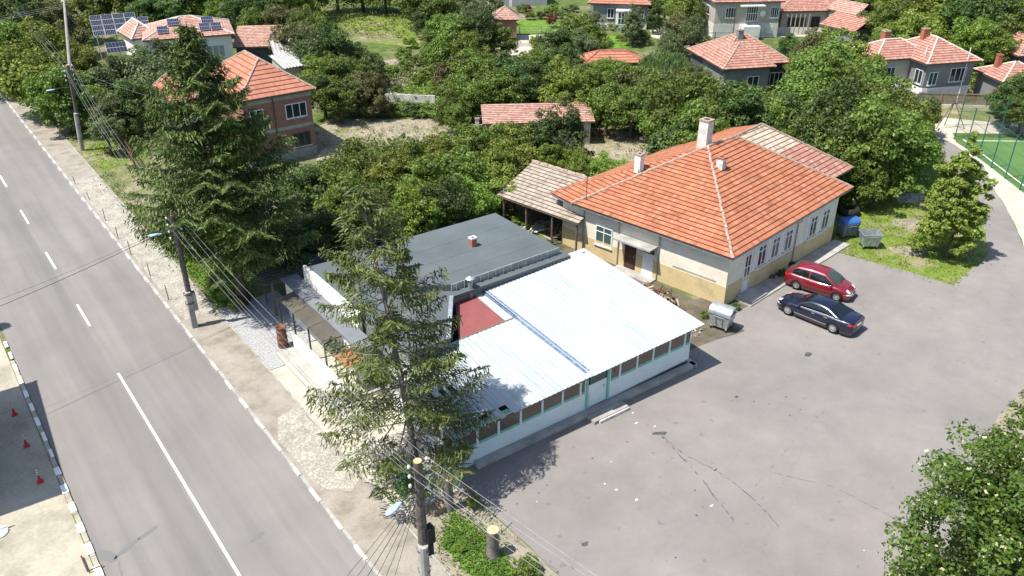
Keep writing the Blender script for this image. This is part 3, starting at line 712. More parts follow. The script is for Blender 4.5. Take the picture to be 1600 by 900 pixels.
# ---- the glazed cafe hall in front
ca = R(-1.9); cx0, cy0 = 15.83, 25.21
cafe = thing('cafe_hall', 'low hall with pale panel walls, window band and white sheet roof beside the lot', 'building', (cx0, cy0, 0), ca)
sh = lambda x: .03 * x
fr = Face((0, 0, 0), (1, 0, 0), (0, -1, 0)); lf = Face((0, 0, 0), (0, 1, 0), (-1, 0, 0)); rg = Face((15.24, 0, 0), (0, 1, 0), (1, 0, 0))
def cbox(m, x0, x1, y0, y1, z0, z1):
    b = [(x0, y0, z0 + sh(x0)), (x1, y0, z0 + sh(x1)), (x1, y1, z0 + sh(x1)), (x0, y1, z0 + sh(x0))]
    t = [(x0, y0, z1 + sh(x0)), (x1, y0, z1 + sh(x1)), (x1, y1, z1 + sh(x1)), (x0, y1, z1 + sh(x0))]; return m.hexa(b, t)
m = MB(); cbox(m, 0, 8.1, .0, .12, .05, 1.02); cbox(m, 9.2, 15.24, .0, .12, .05, 1.02); cbox(m, 0, .12, .125, 6.0, .05, 1.02); cbox(m, 15.12, 15.24, .125, 9.2, .05, 1.02)
m.build('panel_wall', 'mint_panel', cafe)
m = MB(); cbox(m, -.03, 15.27, .0, .1, -.02, .045); m.box(1.0, 15.5, -.38, -.02, 0, .28); m.box(15.26, 15.6, -.38, 9, 0, .28); m.build('plinth', 'concrete', cafe)
m = MB(); m.box(7.6, 9.9, -1.0, -.4, 0, .2); m.build('door_step', 'concrete', cafe)
m = MB(); m.box(7.9, 9.9, -1.1, -1.02, 0, .17); m.build('step_edge', 'worn_white_paint', cafe)
m = MB(); cbox(m, .5, 14.8, .35, 9, .02, .06); m.build('floor', 'concrete', cafe)
m = MB(); cbox(m, 0, .1, -.04, .10, 1.02, 2.3); m.build('corner_post', 'mint_trim', cafe)
for x in (7.78, 9.2): m = MB(); cbox(m, x, x + .14, -.045, .1, .05, 2.42); m.build('door_post', 'mint_trim', cafe)
m = MB(); cbox(m, 7.95, 9.18, .0, .06, .08, 1.45); dd = m.build('door', 'mint_panel', cafe)
m = MB(); cbox(m, 8.05, 9.1, .01, .05, 1.47, 2.05); m.build('pane', 'mint_glass', dd)
m = MB(); cbox(m, 8.95, 9.02, -.05, -.005, 1.0, 1.12); m.build('handle', 'steel', dd)
us = [.12, 1.24, 2.44, 3.72, 5.02, 6.28, 7.42, 7.76]
us2 = [9.36, 10.05, 11.25, 12.4, 13.6, 14.75, 15.2]
k = 0
for U in (us, us2):
    for p, q in zip(U, U[1:]):
        if q - p < .3: continue
        z1_ = 2.12
        m = MB(); cbox(m, p, p + .06, -.03, .06, 1.04, z1_); cbox(m, q - .06, q, -.03, .06, 1.04, z1_); cbox(m, p + .06, q - .06, -.03, .06, 1.04, 1.1); cbox(m, p + .06, q - .06, -.03, .06, z1_ - .06, z1_)
        w = m.build('window', 'mint_panel' if k % 2 else 'mint_panel', cafe)
        g = MB(); cbox(g, p + .06, q - .06, .0, .02, 1.1, z1_ - .06); g.build('pane', 'cafe_glass', w)
        g = MB(); cbox(g, p + .07, q - .07, -.012, -.003, 1.105, 1.24); g.build('lower_strip', 'mint_trim', w)
        if k % 2 == 1 or k == 2:
            g = MB(); rnd = random.Random(k)
            for j in range(9):
                a0 = rnd.uniform(p + .3, q - .45); b0 = rnd.uniform(1.5, 1.85); g.quad((a0, -.004, b0 + sh(a0)), (a0 + rnd.uniform(.05, .2), -.004, b0 + rnd.uniform(-.05, .05) + sh(a0)), (a0 + rnd.uniform(.02, .12), -.004, b0 + rnd.uniform(.05, .12) + sh(a0)))
            g.build('flower_transfer', 'red_flower', w)
        k += 1
m = MB(); cbox(m, .11, 7.77, -.02, .1, 2.14, 2.3); cbox(m, 9.35, 15.24, -.02, .1, 2.14, 2.3); cbox(m, 15.12, 15.24, .125, 9.2, 2.14, 2.3); m.build('lintel', 'mint_trim', cafe)
for p, q in ((.12, 1.1), (1.15, 2.0), (2.1, 3.4), (3.5, 4.8)):
    m = MB(); m.box(.0, .07, p, p + .06, 1.04, 2.2); m.box(.0, .07, q - .06, q, 1.04, 2.2); m.box(.0, .07, p + .06, q - .06, 1.04, 1.1); w = m.build('window', 'mint_panel', cafe)
    g = MB(); g.box(.02, .05, p + .06, q - .06, 1.1, 2.2); g.build('pane', 'cafe_glass', w)
# corrugated sheet roofs, profile along X, with torn sheets at the street end
def sheet_roof(name, x0, x1, y0, y1, zf, mat, holes=(), pitch=.28, amp=.03, th=.03, lab=None, ny=12):
    m = MB(); n = int((x1 - x0) / pitch * 4); xs = [x0 + (x1 - x0) * k / n for k in range(n + 1)]
    ys = [y0 + (y1 - y0) * k / ny for k in range(ny + 1)]; idx = {}
    def vid(i, j):
        if (i, j) not in idx:
            idx[(i, j)] = len(m.v); a = amp * (1 if (i % 4) in (0,) else 0) ; m.v.append((xs[i], ys[j], zf(xs[i], ys[j]) + a))
        return idx[(i, j)]
    for i in range(n):
        for j in range(ny):
            cx_, cy_ = (xs[i] + xs[i+1]) / 2, (ys[j] + ys[j+1]) / 2
            if any(h[0] < cx_ < h[1] and h[2] < cy_ < h[3] for h in holes): continue
            m.f.append((vid(i, j), vid(i+1, j), vid(i+1, j+1), vid(i, j+1)))
    o = m.build(name, mat, cafe, label=lab)
    s = o.modifiers.new('thickness', 'SOLIDIFY'); s.thickness = .035; s.offset = -1
    return o
zl = lambda x, y: 2.42 + sh(x) + (y + .45) * .035
zr_ = lambda x, y: 2.46 + sh(x) + (y + .5) * .042
holes = [(-.3, -.08, .9, 1.5), (-.3, .1, 2.2, 3.2), (.35, .62, 2.6, 3.3), (.95, 1.2, 2.0, 3.0), (1.4, 1.7, 2.2, 3.0), (.6, .85, -.6, -.1), (1.45, 1.95, -.6, .25), (1.1, 1.4, -.6, .0), (2.55, 3.0, -.6, .2), (2.0, 2.3, -.6, -.2), (-.4, .0, 3.8, 4.6), (.5, .7, 4.0, 4.8)]
sheet_roof('street_side_roof', -.32, 7.9, -.48, 6.0, zl, 'white_sheet', holes, lab='lower white sheet roof with torn end by the spruce', ny=26)
sheet_roof('school_side_roof', 7.74, 15.58, -.55, 9.7, zr_, 'white_sheet', lab='higher white sheet roof toward the school', ny=8)
m = MB()
for k in range(7): m.box(-.25, 7.7, -.4 + k * .98, -.33 + k * .98, 2.27 + k * .034, 2.34 + k * .034)
for y in (0, 5): pass
bt = m.build('roof_batten', 'old_wood', cafe)
bt.data.transform(Matrix.Shear('XY', 4, (0, 0)) if False else Matrix(((1, 0, 0, 0), (0, 1, 0, 0), (.03, 0, 1, 0), (0, 0, 0, 1))))
m = MB()
for k in range(2):
    x0, x1 = (7.60, 7.72) if k == 0 else (7.80, 7.90)
    m.grid([[(x, y, (zl(x, y) if x < 7.75 else zr_(x, y)) + .035) for y in [-.1 + .3 * j for j in range(32)]] for x in (x0, x1)])
    m.build('blue_flashing', 'blue_paint', cafe); m = MB()
m = MB(); zz = lambda x, y: 2.50 + sh(x) + (y - 5) * .05
m.prism([(4.0, 5.9), (7.1, 5.9), (7.15, 9.35), (6.0, 9.5)], lambda x, y: zz(x, y) - .04, zz); m.build('red_roof', 'red_sheet', cafe)
m = MB(); m.prism([(7.12, 5.9), (7.8, 5.9), (7.8, 9.4), (7.17, 9.37)], lambda x, y: zz(x, y) - .04, lambda x, y: zz(x, y) + .01); m.build('white_roof_strip', 'white_sheet', cafe)
m = MB()
m.hexa([(3.9, 5.93, 2.74), (7.7, 5.93, 2.86), (7.7, 6.02, 2.86), (3.9, 6.02, 2.74)], [(3.9, 5.93, 2.79), (7.7, 5.93, 2.91), (7.7, 6.02, 2.91), (3.9, 6.02, 2.79)])
m.build('sheet_ends', 'old_wood', cafe)
m = MB(); cbox(m, 15.0, 15.24, 9.2, 9.3, 0, 3); cbox(m, 7.2, 7.3, 5.2, 9.2, .1, 2.3); m.build('inner_wall', 'cream_wall', cafe)
# flue on the red roof
m = MB(); fx, fy = L.__call__((0, 0, 0)).xy if False else (0, 0)
pf = at(735, 462, 3.0); q = (Matrix.Translation((cx0, cy0, 0)) @ Matrix.Rotation(ca, 4, 'Z')).inverted() @ pf
m.tube([(q.x, q.y, 2.8), (q.x, q.y, 4.1)], .13, 10); fl = m.build('flue', 'dull_steel', cafe)
m = MB(); m.lathe([(.26, 4.12), (.02, 4.28)], 12, (q.x, q.y, 0)); m.build('flue_cowl', 'steel', fl)

# ---- flat-roofed grey building behind the cafe hall
gb = thing('flat_roof_building', 'low building with a dark grey bitumen flat roof behind the sparse spruce', 'building', (16.3, 30.5, 0))
O = Vector((16.3, 30.5, 0)); l2 = lambda x, y: (x - O.x, y - O.y)
low = [l2(16.75, 30.6), l2(19.2, 30.5), l2(21.7, 34.0), l2(30.2, 33.9), l2(30.1, 41.2), l2(16.75, 42.2)]
inn = [l2(16.9, 30.8), l2(19.1, 30.7), l2(21.6, 34.25), l2(30.0, 34.1), l2(29.9, 41.0), l2(16.9, 42.0)]
m = MB(); m.prism(inn, 0, 3.3); m.build('wall', 'grey_wall', gb)
m = MB(); m.prism(low, 3.3, 3.5); m.build('roof', 'bitumen', gb)
m = MB(); m.prism([l2(21.95, 34.6), l2(29.75, 34.55), l2(29.75, 41.05), l2(22.7, 41.3), l2(19.0, 41.4), l2(18.9, 36.5)], 3.5, 3.92); up_ = m.build('raised_roof', 'bitumen', gb)
m = MB(); m.prism([l2(21.95, 34.52), l2(29.8, 34.47), l2(29.8, 34.55), l2(21.95, 34.6)], 3.505, 3.925); m.build('metal_fascia', 'dull_steel', up_)
m = MB()
for k in range(14): x = 5.9 + k * .55; m.box(x, x + .02, 3.92, 4.0, 3.52, 3.93)
m.build('fascia_seams', 'dull_steel', up_)
m = MB(); a, b = Vector((*l2(19.2, 30.5), 0)), Vector((*l2(21.7, 34.0), 0)); d = (b - a).normalized(); n = Vector((-d.y, d.x, 0)) * .22
m.prism([(a.x, a.y), (b.x, b.y), (b.x + n.x, b.y + n.y), (a.x + n.x, a.y + n.y)], 3.5, 3.56); m.build('metal_flashing', 'steel', gb)
m = MB(); m.box(.25, .44, 5.0, 11.9, 2.3, 3.56); m.build('parapet', 'white_wall', gb)
m = MB(); m.box(.445, .7, 5.0, 11.6, 3.505, 3.57); m.build('parapet_flashing', 'bitumen', gb)
m = MB(); m.prism([(-.78, 3.2), (.24, 3.2), (.24, 13.0), (-.78, 13.0)], 2.46, 2.58); m.build('lower_roof', 'bitumen_pale', gb)
m = MB(); m.box(-.65, .2, 3.4, 12.8, 0, 2.46); m.build('side_wall', 'white_wall', gb)
m = MB(); m.box(-.3, 3.5, 4.6, 4.7, 3.5, 3.56) if False else None
q = at(739, 384, 3.92); c = chimney(gb, q.x - O.x, q.y - O.y, 3.9, 4.5, .35, .35, 'terracotta', 'worn_white_paint')
m = MB(); q = at(588, 425, 3.95) - O; m.box(q.x - .12, q.x + .12, q.y - .15, q.y + .15, 3.9, 5.0); m.build('vent_stack', 'white_wall', gb)
for k in range(3):
    m = MB(); z = lambda x, y: 3.935; y = 1.4 + k * 1.9
    m.box(5.7 + .1, 13.3, 5.2 + k * 1.7, 5.26 + k * 1.7, 3.921, 3.928); m.build('felt_seam', 'bitumen', up_)
# brown polycarbonate canopy
pc = thing('terrace_canopy', 'brown translucent sheet canopy over the terrace beside the flat-roofed building', 'canopy', (14.55, 35.75, 0))
for k in range(3):
    m = MB(); m.hexa([(0, k * 2 + .03, 2.25), (1.05, k * 2 + .03, 2.4), (1.05, k * 2 + 1.97, 2.4), (0, k * 2 + 1.97, 2.25)], [(0, k * 2 + .03, 2.27), (1.05, k * 2 + .03, 2.42), (1.05, k * 2 + 1.97, 2.42), (0, k * 2 + 1.97, 2.27)]); m.build('roof_sheet', 'poly_sheet', pc)
for k in range(4): m = MB(); m.hexa([(-.03, k * 2 - .03, 2.2), (1.05, k * 2 - .03, 2.35), (1.05, k * 2 + .03, 2.35), (-.03, k * 2 + .03, 2.2)], [(-.03, k * 2 - .03, 2.3), (1.05, k * 2 - .03, 2.45), (1.05, k * 2 + .03, 2.45), (-.03, k * 2 + .03, 2.3)]); m.build('rafter', 'old_wood', pc)
for k in range(4): m = MB(); m.box(-.04, .04, k * 2 - .04, k * 2 + .04, 0, 2.2); m.build('post', 'dark_steel', pc)
w = MB(); w.box(14.28, 14.48, 33.2, 39.6, .0, .95); tag(w.build('low_wall', 'white_wall', loc=(13.7, 37, 0)), 'low white wall along the terrace beside the brown canopy', 'wall')
aw = MB(); aw.hexa([(14.6, 33.4, 1.9), (15.7, 33.4, 2.1), (15.7, 34.8, 2.1), (14.6, 34.8, 1.9)], [(14.6, 33.4, 1.94), (15.7, 33.4, 2.14), (15.7, 34.8, 2.14), (14.6, 34.8, 1.94)])
o = thing('red_awning', 'orange-red awning half hidden by the sparse spruce', 'awning', (14.6, 33.4, 0)); aw.v = [(x - 14.6, y - 33.4, z) for x, y, z in aw.v]; aw.build('cover', 'terracotta', o)
for x, y in ((.05, .05), (.05, 1.3)): m = MB(); m.tube([(x, y, 0), (x, y, 1.9)], .03, 6); m.build('post', 'dark_steel', o)
# dark slatted pergola beneath the tall spruce
pg = thing('pergola', 'dark slatted pergola in the shade under the big dark spruce', 'pergola', (15.0, 43.6, 0), R(-4))
for x in (0, 3.6): 
    for y in (.2, 2.0): m = MB(); m.box(x - .05, x + .05, y - .05, y + .05, 0, 2.3); m.build('post', 'old_wood', pg)
for k in range(7): m = MB(); m.box(-.5, 4.2, .05 + k * .34, .19 + k * .34, 2.3, 2.36); m.build('slat', 'dark_wall', pg)

# ---- open shed left of the school
sd_ = thing('open_shed', 'open lumber shed with weathered brown tile roof, left of the orange roofed house', 'shed', (0, 0, 0))
B3, C3, A3, D3 = at(776, 305, 2.5), at(903, 350, 2.5), at(833, 252, 3.9), at(958, 286, 3.9)
D3 = C3 + (A3 - B3); D3 = Vector((D3.x, D3.y, 3.9))
b0 = B3.copy(); b0.z = 0; sd_.location = b0
q = lambda p: Vector(p) - b0
m = MB(); slope(m, [q(B3), q(C3), q(D3), q(A3)], q(B3), q(C3), .36, .045); rf = m.build('roof', 'tile_old', sd_)
m = MB(); dn = Vector((0, 0, -.1)); m.hexa([q(B3) + dn, q(C3) + dn, q(D3) + dn, q(A3) + dn], [q(B3) - Vector((0, 0, .01)), q(C3) - Vector((0, 0, .01)), q(D3) - Vector((0, 0, .01)), q(A3) - Vector((0, 0, .01))]); m.build('eaves', 'old_wood', rf)
cc = MB(); caps(cc, q(A3), q(D3), .14, .04); cc.build('ridge_cap', 'mortar', rf)
for f in (.07, .36, .68, .97):
    p = q(B3).lerp(q(C3), f) + (q(A3) - q(B3)) * .05; m = MB(); m.tube([(p.x, p.y, 0), (p.x, p.y, 2.5)], .08, 6); m.build('post', 'old_wood', sd_)
m = MB(); p0, p1 = q(A3), q(D3); m.hexa([(p0.x, p0.y, 0), (p1.x, p1.y, 0), (p1.x + .2, p1.y + .2, 0), (p0.x + .2, p0.y + .2, 0)], [(p0.x, p0.y, 3.75), (p1.x, p1.y, 3.75), (p1.x + .2, p1.y + .2, 3.75), (p0.x + .2, p0.y + .2, 3.75)]); m.build('back_wall', 'old_wood', sd_)
# lumber in and before the shed
def heap(name, label, cat, c, rx, ry, n, lw, mats, seed, hgt=.5):
    rnd = random.Random(seed); root = thing(name, label, cat, (c[0], c[1], 0))
    for mi, mt in enumerate(mats):
        m = MB()
        for k in range(n):
            x, y = rnd.gauss(0, rx * .45), rnd.gauss(0, ry * .45); z = rnd.uniform(.03, hgt) * max(0.1, 1 - (abs(x) / rx + abs(y) / ry) * .5)
            L_, w, h, a = rnd.uniform(*lw), rnd.uniform(.05, .16), rnd.uniform(.03, .1), rnd.uniform(0, math.pi)
            dx, dy = math.cos(a) * L_ / 2, math.sin(a) * L_ / 2; nx, ny = -math.sin(a) * w / 2, math.cos(a) * w / 2; t_ = rnd.uniform(-.15, .15)
            b = [(x - dx - nx, y - dy - ny, z - t_), (x + dx - nx, y + dy - ny, z + t_), (x + dx + nx, y + dy + ny, z + t_), (x - dx + nx, y - dy + ny, z - t_)]
            b = [(i, j, max(.01, kz)) for i, j, kz in b]; m.hexa(b, [(i, j, kz + h) for i, j, kz in b])
        m.build('planks' if mi == 0 else 'rubble', mt, root)
    return root
c = at(885, 368); heap('lumber_pile', 'tangled pile of planks and rubble before the open shed', 'lumber pile', (c.x, c.y), 1.6, 1.4, 34, (.4, 1.5), ('plank', 'fence_wood'), 4, .7)
c = at(835, 358); heap('lumber_pile', 'pale boards lying beneath the middle of the open shed roof', 'lumber pile', (c.x, c.y), 2.2, 1.0, 22, (.4, 1.4), ('plank', 'pale_concrete'), 5, .4)
c = at(1048, 472); heap('brick_rubble', 'reddish brick and board rubble along the cream wall behind the silver bin', 'rubble', (c.x - .3, c.y + .6), 1.0, 2.2, 40, (.15, .6), ('rust', 'plank'), 6, .3)
c = at(1095, 520); heap('stone_rubble', 'small heap of pale rubble beside the silver bin at the corner of the white roof', 'rubble', (c.x - .6, c.y + .6), .9, .6, 34, (.06, .25), ('pale_concrete', 'concrete'), 7, .15)
fr0 = at(1052, 478); o = thing('broken_trestle', 'old wooden trestle leaning on the cream wall', 'trestle', (fr0.x - .2, fr0.y + .7, .05), R(97))
m = MB(); m.tube([(-.5, 0, 0), (-.35, -.3, 1.0), (.35, -.3, 1.0), (.5, 0, 0)], .05, 4); m.build('frame', 'old_wood', o)
# ---------------------------------------------------------------- the houses beyond
def house(name, label, pL, pR, z, D, zr, roof='tile_red', wall='grey_wall', plinth=None, ov=.45, ridge=None, gable=False, cat='house', wins=(), chim=(), course=.36, group=None, ph=.9, cap='mortar', lwins=(), rot=None):
    a, b = at(*pL, z), at(*pR, z); d = b - a; d.z = 0; W = d.length - 2 * ov; an = math.atan2(d.y, d.x)
    if rot is not None: an = R(rot); W = d.x * math.cos(an) + d.y * math.sin(an) - 2 * ov
    e = Vector((math.cos(an), math.sin(an), 0)); n = Vector((-e.y, e.x, 0)); o = a + e * ov + n * ov; o.z = 0
    h = thing(name, label, cat, o, an, group)
    m = MB(); m.box(0, W, 0, D, ph if plinth else 0, z - .05); m.build('wall', wall, h)
    if plinth: m = MB(); m.box(-.03, W + .03, -.03, D + .03, 0, ph); m.build('plinth', plinth, h)
    hip_roof(h, W, D, z, zr, ov, roof, ridge=ridge, gable=gable, course=course, cap=cap)
    fs = faces(W, D)
    for w in wins: window(h, fs['front'], *[x * W if i < 2 else x for i, x in enumerate(w[:4])], *w[4:6], **(w[6] if len(w) > 6 else {}))
    for w in lwins: window(h, fs['left'], *[x * D if i < 2 else x for i, x in enumerate(w[:4])], *w[4:6], **(w[6] if len(w) > 6 else {}))
    for c in chim: chimney(h, c[0] * W, c[1] * D, z + .3, c[2], c[3] if len(c) > 3 else .5, c[3] if len(c) > 3 else .5, c[4] if len(c) > 4 else 'plaster_chimney', 'terracotta')
    return h, W, D
# two-storey brick house
bh, W, D = house('brick_house', 'two-storey unplastered red brick house with orange tile roof behind the big dark spruce', (372, 160), (493, 138), 6.05, 9.6, 8.5, 'tile_orange_clean', 'brick_wall', 'concrete', course=.5, rot=-1,
    wins=((.60, .92, 3.7, 5.0, 2, 0), (.64, .93, 1.0, 2.3, 2, 0, dict(frame='old_wood')), (.08, .28, 3.7, 5.0, 1, 0)), cap='mortar', ph=.8)
fs = faces(W, D); m = MB(); fs['front'].box(m, -.02, W + .02, .003, .04, 2.75, 3.05); fs['front'].box(m, -.02, W + .02, .003, .05, 5.45, 5.95); fs['right'].box(m, 0, D, .003, .04, 2.75, 3.05); m.build('concrete_band', 'concrete', bh)
m = MB(); m.tube([fs['front'].p(W * .43, .08, .1), fs['front'].p(W * .43, .08, 5.9)], .05, 6); m.build('downpipe', 'rust_brown', bh)
wg, W, D = house('small_house', 'lower white-walled house with orange hip roof, left of the brick house', (285, 174), (345, 176), 3.9, 9.0, 5.3, 'tile_orange_clean', 'white_wall', course=.5, wins=((.2, .5, 1.2, 2.4, 1, 0),), rot=-1)
wg['category'] = 'house'
# house with the solar panels
sol, W, D = house('solar_house', 'pale house with faded tile roof carrying solar panels, behind the big dark spruce top', (222, 64), (367, 53), 4.6, 8, 6.2, 'tile_faded', 'white_wall', course=.5, wins=((.68, .9, 1.9, 3.4, 2, 0, dict(glass='curtain_glass')), (.2, .4, 1.9, 3.4, 1, 0)), cap='ridge_white')
def panel_array(parent, o, ux, vx, nu, nv, w=1.02, h=1.7, name='solar_panel'):
    o, ux, vx = Vector(o), Vector(ux).normalized(), Vector(vx).normalized(); n = ux.cross(vx)
    for i in range(nu):
        for j in range(nv):
            p = o + ux * (i * (w + .05)) + vx * (j * (h + .05)); m = MB()
            b = [p, p + ux * w, p + ux * w + vx * h, p + vx * h]; m.hexa(b, [q + n * .04 for q in b]); pn = m.build(name, 'alloy', parent)
            g = MB()
            for a in range(2):
                for k in range(6):
                    u0, u1 = .03 + k * (w - .06) / 6 + .008, .03 + (k + 1) * (w - .06) / 6 - .008
                    for c in range(3):
                        v0 = .03 + a * (h / 2) + c * (h / 2 - .05) / 3 + .006; v1 = v0 + (h / 2 - .05) / 3 - .012
                        g.quad(*[p + ux * x + vx * y + n * .044 for x, y in ((u0, v0), (u1, v0), (u1, v1), (u0, v1))])
            g.build('cells', 'solar_cell', pn)
sl = Vector((0, 4.45, 1.6)).normalized()
for u, nu in ((W * .14, 1), (W * .64, 1), (W * .78, 1)):
    panel_array(sol, Vector((u, 0, 4.78)) + sl * .5 + Vector((0, 0, .16)), (1, 0, 0), sl, nu, 1, 1.2, 1.5)
panel_array(sol, Vector((W * .27, 0, 4.78)) + sl * 2.1 + Vector((0, 0, .16)), (1, 0, 0), sl, 1, 1, 1.4, 1.4); panel_array(sol, Vector((W * .68, 0, 4.78)) + sl * 2.1 + Vector((0, 0, .16)), (1, 0, 0), sl, 1, 1, 1.4, 1.4)
s2, W, D = house('annexe_house', 'small tiled outbuilding behind the big rack of solar panels', (205, 62), (250, 56), 4.0, 5, 5.6, 'tile_faded', 'white_wall', course=.5, cap='white_paint')
p0 = at(147, 57, 3.3)
rk = thing('solar_rack', 'large tilted rack of ten dark solar panels above the trees at top left', 'solar panels', (p0.x, p0.y, 0), R(-10))
panel_array(rk, (0, 0, 3.3), (1, 0, 0), (0, .75, .66), 4, 2, 1.3, 1.55); panel_array(rk, (5.55, .9, 3.9), (1, 0, 0), (0, .75, .66), 1, 1, 1.2, 1.4)
m = MB()
for x in (.3, 2.6, 5.1):
    m.tube([(x, 0, 0), (x, 0, 3.28)], .05, 6); m.tube([(x, 2.2, 0), (x, 2.2, 5.15)], .05, 6)
m.build('frame', 'steel', rk)
panel_array(thing('small_solar_panel', 'single small solar panel on a white frame just below the large rack', 'solar panel', at(168, 84, 2.6), R(-8)), (0, 0, 0), (1, 0, 0), (0, .8, .6), 1, 1, 2.3, 1.6)
# old sheds behind the brick house
house('tiled_outhouse', 'low old outhouse with faded tile roof between the solar house and the grey corrugated sheds', (364, 74), (437, 72), 2.6, 4.2, 4.2, 'tile_faded', 'dark_wall', gable='front', course=.4, cat='shed', ov=.3, cap='terracotta')
def corrugated(name, label, pts4, zs, mat='asbestos', amp=.05, pitch=.4):
    """gable shed given by front eave corners, with a corrugated sheet roof"""
    a, b = at(*pts4[0], zs[0]), at(*pts4[1], zs[0]); d = b - a; an = math.atan2(d.y, d.x); W = Vector((d.x, d.y, 0)).length
    h = thing(name, label, 'shed', (a.x, a.y, 0), an); D = pts4[2]; m = MB(); n = int(W / pitch * 4); P = []
    for k in range(n + 1):
        x = W * k / n; w = amp * math.cos(2 * math.pi * x / pitch)
        P.append([(x, y, zs[0] + (zs[1] - zs[0]) * y / D + w) for y in (0, D / 2, D)])
    m.grid(P); o = m.build('roof', mat, h, smooth=False); s = o.modifiers.new('thickness', 'SOLIDIFY'); s.thickness = .04
    m = MB(); m.hexa([(.25, .3, 0), (W - .25, .3, 0), (W - .25, D - .2, 0), (.25, D - .2, 0)], [(.25, .3, zs[0] - .1), (W - .25, .3, zs[0] - .1), (W - .25, D - .2, zs[1] - .15), (.25, D - .2, zs[1] - .15)]); m.build('wall', 'beige_wall', h)
    return h
corrugated('corrugated_shed', 'grey corrugated shed roof with the white-edged corner, nearest the green trees', ((443, 108), (500, 98), 3.6), (2.5, 3.3))
corrugated('corrugated_shed', 'grey corrugated shed roof behind the nearer one, under the faded tiles', ((428, 88), (476, 84), 3.2), (2.9, 4.0))
house('tiled_outhouse', 'faded tile roof end with mossy ridge behind the grey corrugated sheds', (436, 72), (470, 84), 3.0, 4, 4.2, 'tile_faded', 'dark_wall', gable='x', course=.4, cat='shed', ov=.3)
# long low tiled row
h, W, D = house('low_barn', 'long low barn with patchy red tiles and a dark doorway among the trees', (754, 194), (930, 190), 2.3, 3.2, 3.0, 'tile_faded', 'beige_wall', gable='front', course=.45, cat='barn', ov=.35)
m = MB(); faces(W, D)['front'].box(m, W * .86, W * .93, .003, .03, .02, 1.9); m.build('doorway', 'black_trim', h)
m = MB(); m.box(-1.4, -.2, .6, 1.8, 0, 1.6); m.build('lean_to', 'beige_wall', h); chimney(h, -.8, 1.2, 1.3, 2.4, .35, .35)
c = at(936, 211); heap('tile_heap', 'heap of orange roof tiles on the ground by the low barn doorway', 'rubble', (c.x, c.y), .8, .6, 50, (.2, .4), ('terracotta', 'mortar'), 8, .5)
# hut and the orange-roofed summer kitchen
h, W, D = house('brick_hut', 'small square red brick hut with a pyramid tile roof at the edge of the lawn', (766, 31), (811, 31), 2.9, 3.6, 4.3, 'tile_faded', 'brick_wall', course=.5, cat='hut', ov=.35)
chimney(h, W * .75, D * .7, 4.2, 5.6, .4, .4, 'white_wall')
h, W, D = house('summer_kitchen', 'long garden shelter with a clean orange hip roof beside the weeping willow', (912, 100), (1008, 98), 2.5, 3.4, 3.5, 'tile_orange_clean', 'beige_wall', course=.5, cat='shelter', ov=.35, cap='tile_orange_clean' if False else 'terracotta')
m = MB(); faces(W, D)['front'].box(m, W * .2, W * .85, .003, .03, .2, 2.1); m.build('opening', 'black_trim', h)
corrugated('lean_to', 'small white sheet-roofed lean-to at the left end of the orange-roofed shelter', ((893, 106), (918, 104), 2.0), (1.9, 2.3), 'worn_white_paint')
# grey house at top centre
gh, W, D = house('grey_house', 'grey-walled house with a glazed porch, at the top edge above the orange garden shelter', (918, 5), (1017, 8), 3.6, 8.5, 6.2, 'tile_orange_clean', 'grey_wall', 'pale_concrete', course=.5, ph=.8,
    wins=((.30, .42, 1.5, 2.9, 1, 0), (.85, .95, 1.6, 2.8, 1, 0)), lwins=((.3, .6, 1.5, 2.8, 1, 0),))
m = MB(); m.box(W * .46, W * .74, -1.6, 0, 2.75, 2.9); m.build('porch_roof', 'white_wall', gh)
pf_ = Face((0, -1.5, 0), (1, 0, 0), (0, -1, 0)); window(gh, pf_, W * .5, W * .73, .9, 2.7, 3, 1, name='porch_glazing', sill=False)
m = MB(); m.box(W * .5, W * .73, -1.5, -1.3, 0, .9); m.box(W * .46, W * .5, -1.5, -1.3, 0, 2.75); m.build('porch_wall', 'white_wall', gh)
m = MB(); m.box(-.02, .4, -.03, 3, .8, 3.3); m.build('white_wall_strip', 'white_wall', gh)
house('pale_house', 'pale house cut off by the top edge, left of the grey porch house', (760, -22), (860, -25), 3.4, 7, 5.5, 'tile_red', 'grey_wall', 'white_wall', course=.5, ph=1.0, wins=((.62, .78, 1.3, 2.7, 2, 0), (.2, .34, 1.3, 2.7, 1, 0)))
# red-brown roofed house behind the school
rh, W, D = house('hip_roof_house', 'grey house with worn red tile hip roof, right of the willow', (1130, 109), (1213, 104), 4.0, 5.6, 5.9, 'tile_red', 'grey_wall', 'dark_wall', course=.42, wins=((.02, .24, 1.5, 2.7, 1, 0), (.52, .78, 1.2, 3.0, 1, 0)), ph=.5)
hip_roof(rh, 7.9, 7.4, 4.0, 6.5, .45, 'tile_red', x0=.0, y0=1.3, course=.42)
m = MB(); m.box(W + .003, 7.9, 1.3, 8.7, 0, 3.95); m.box(0, W, 5.62, 8.7, 0, 3.95); m.build('wing_wall', 'dark_wall', rh); window(rh, Face((W, 1.3, 0), (1, 0, 0), (0, -1, 0)), .4, 2.4, 1.4, 2.9, 3, 0)
chimney(rh, 3.4, 4.3, 5.8, 7.0, .6, .6, 'grey_wall')
m = MB(); m.box(W * .48, W * .82, -.7, -.04, .75, .95); m.build('balcony', 'white_wall', rh)
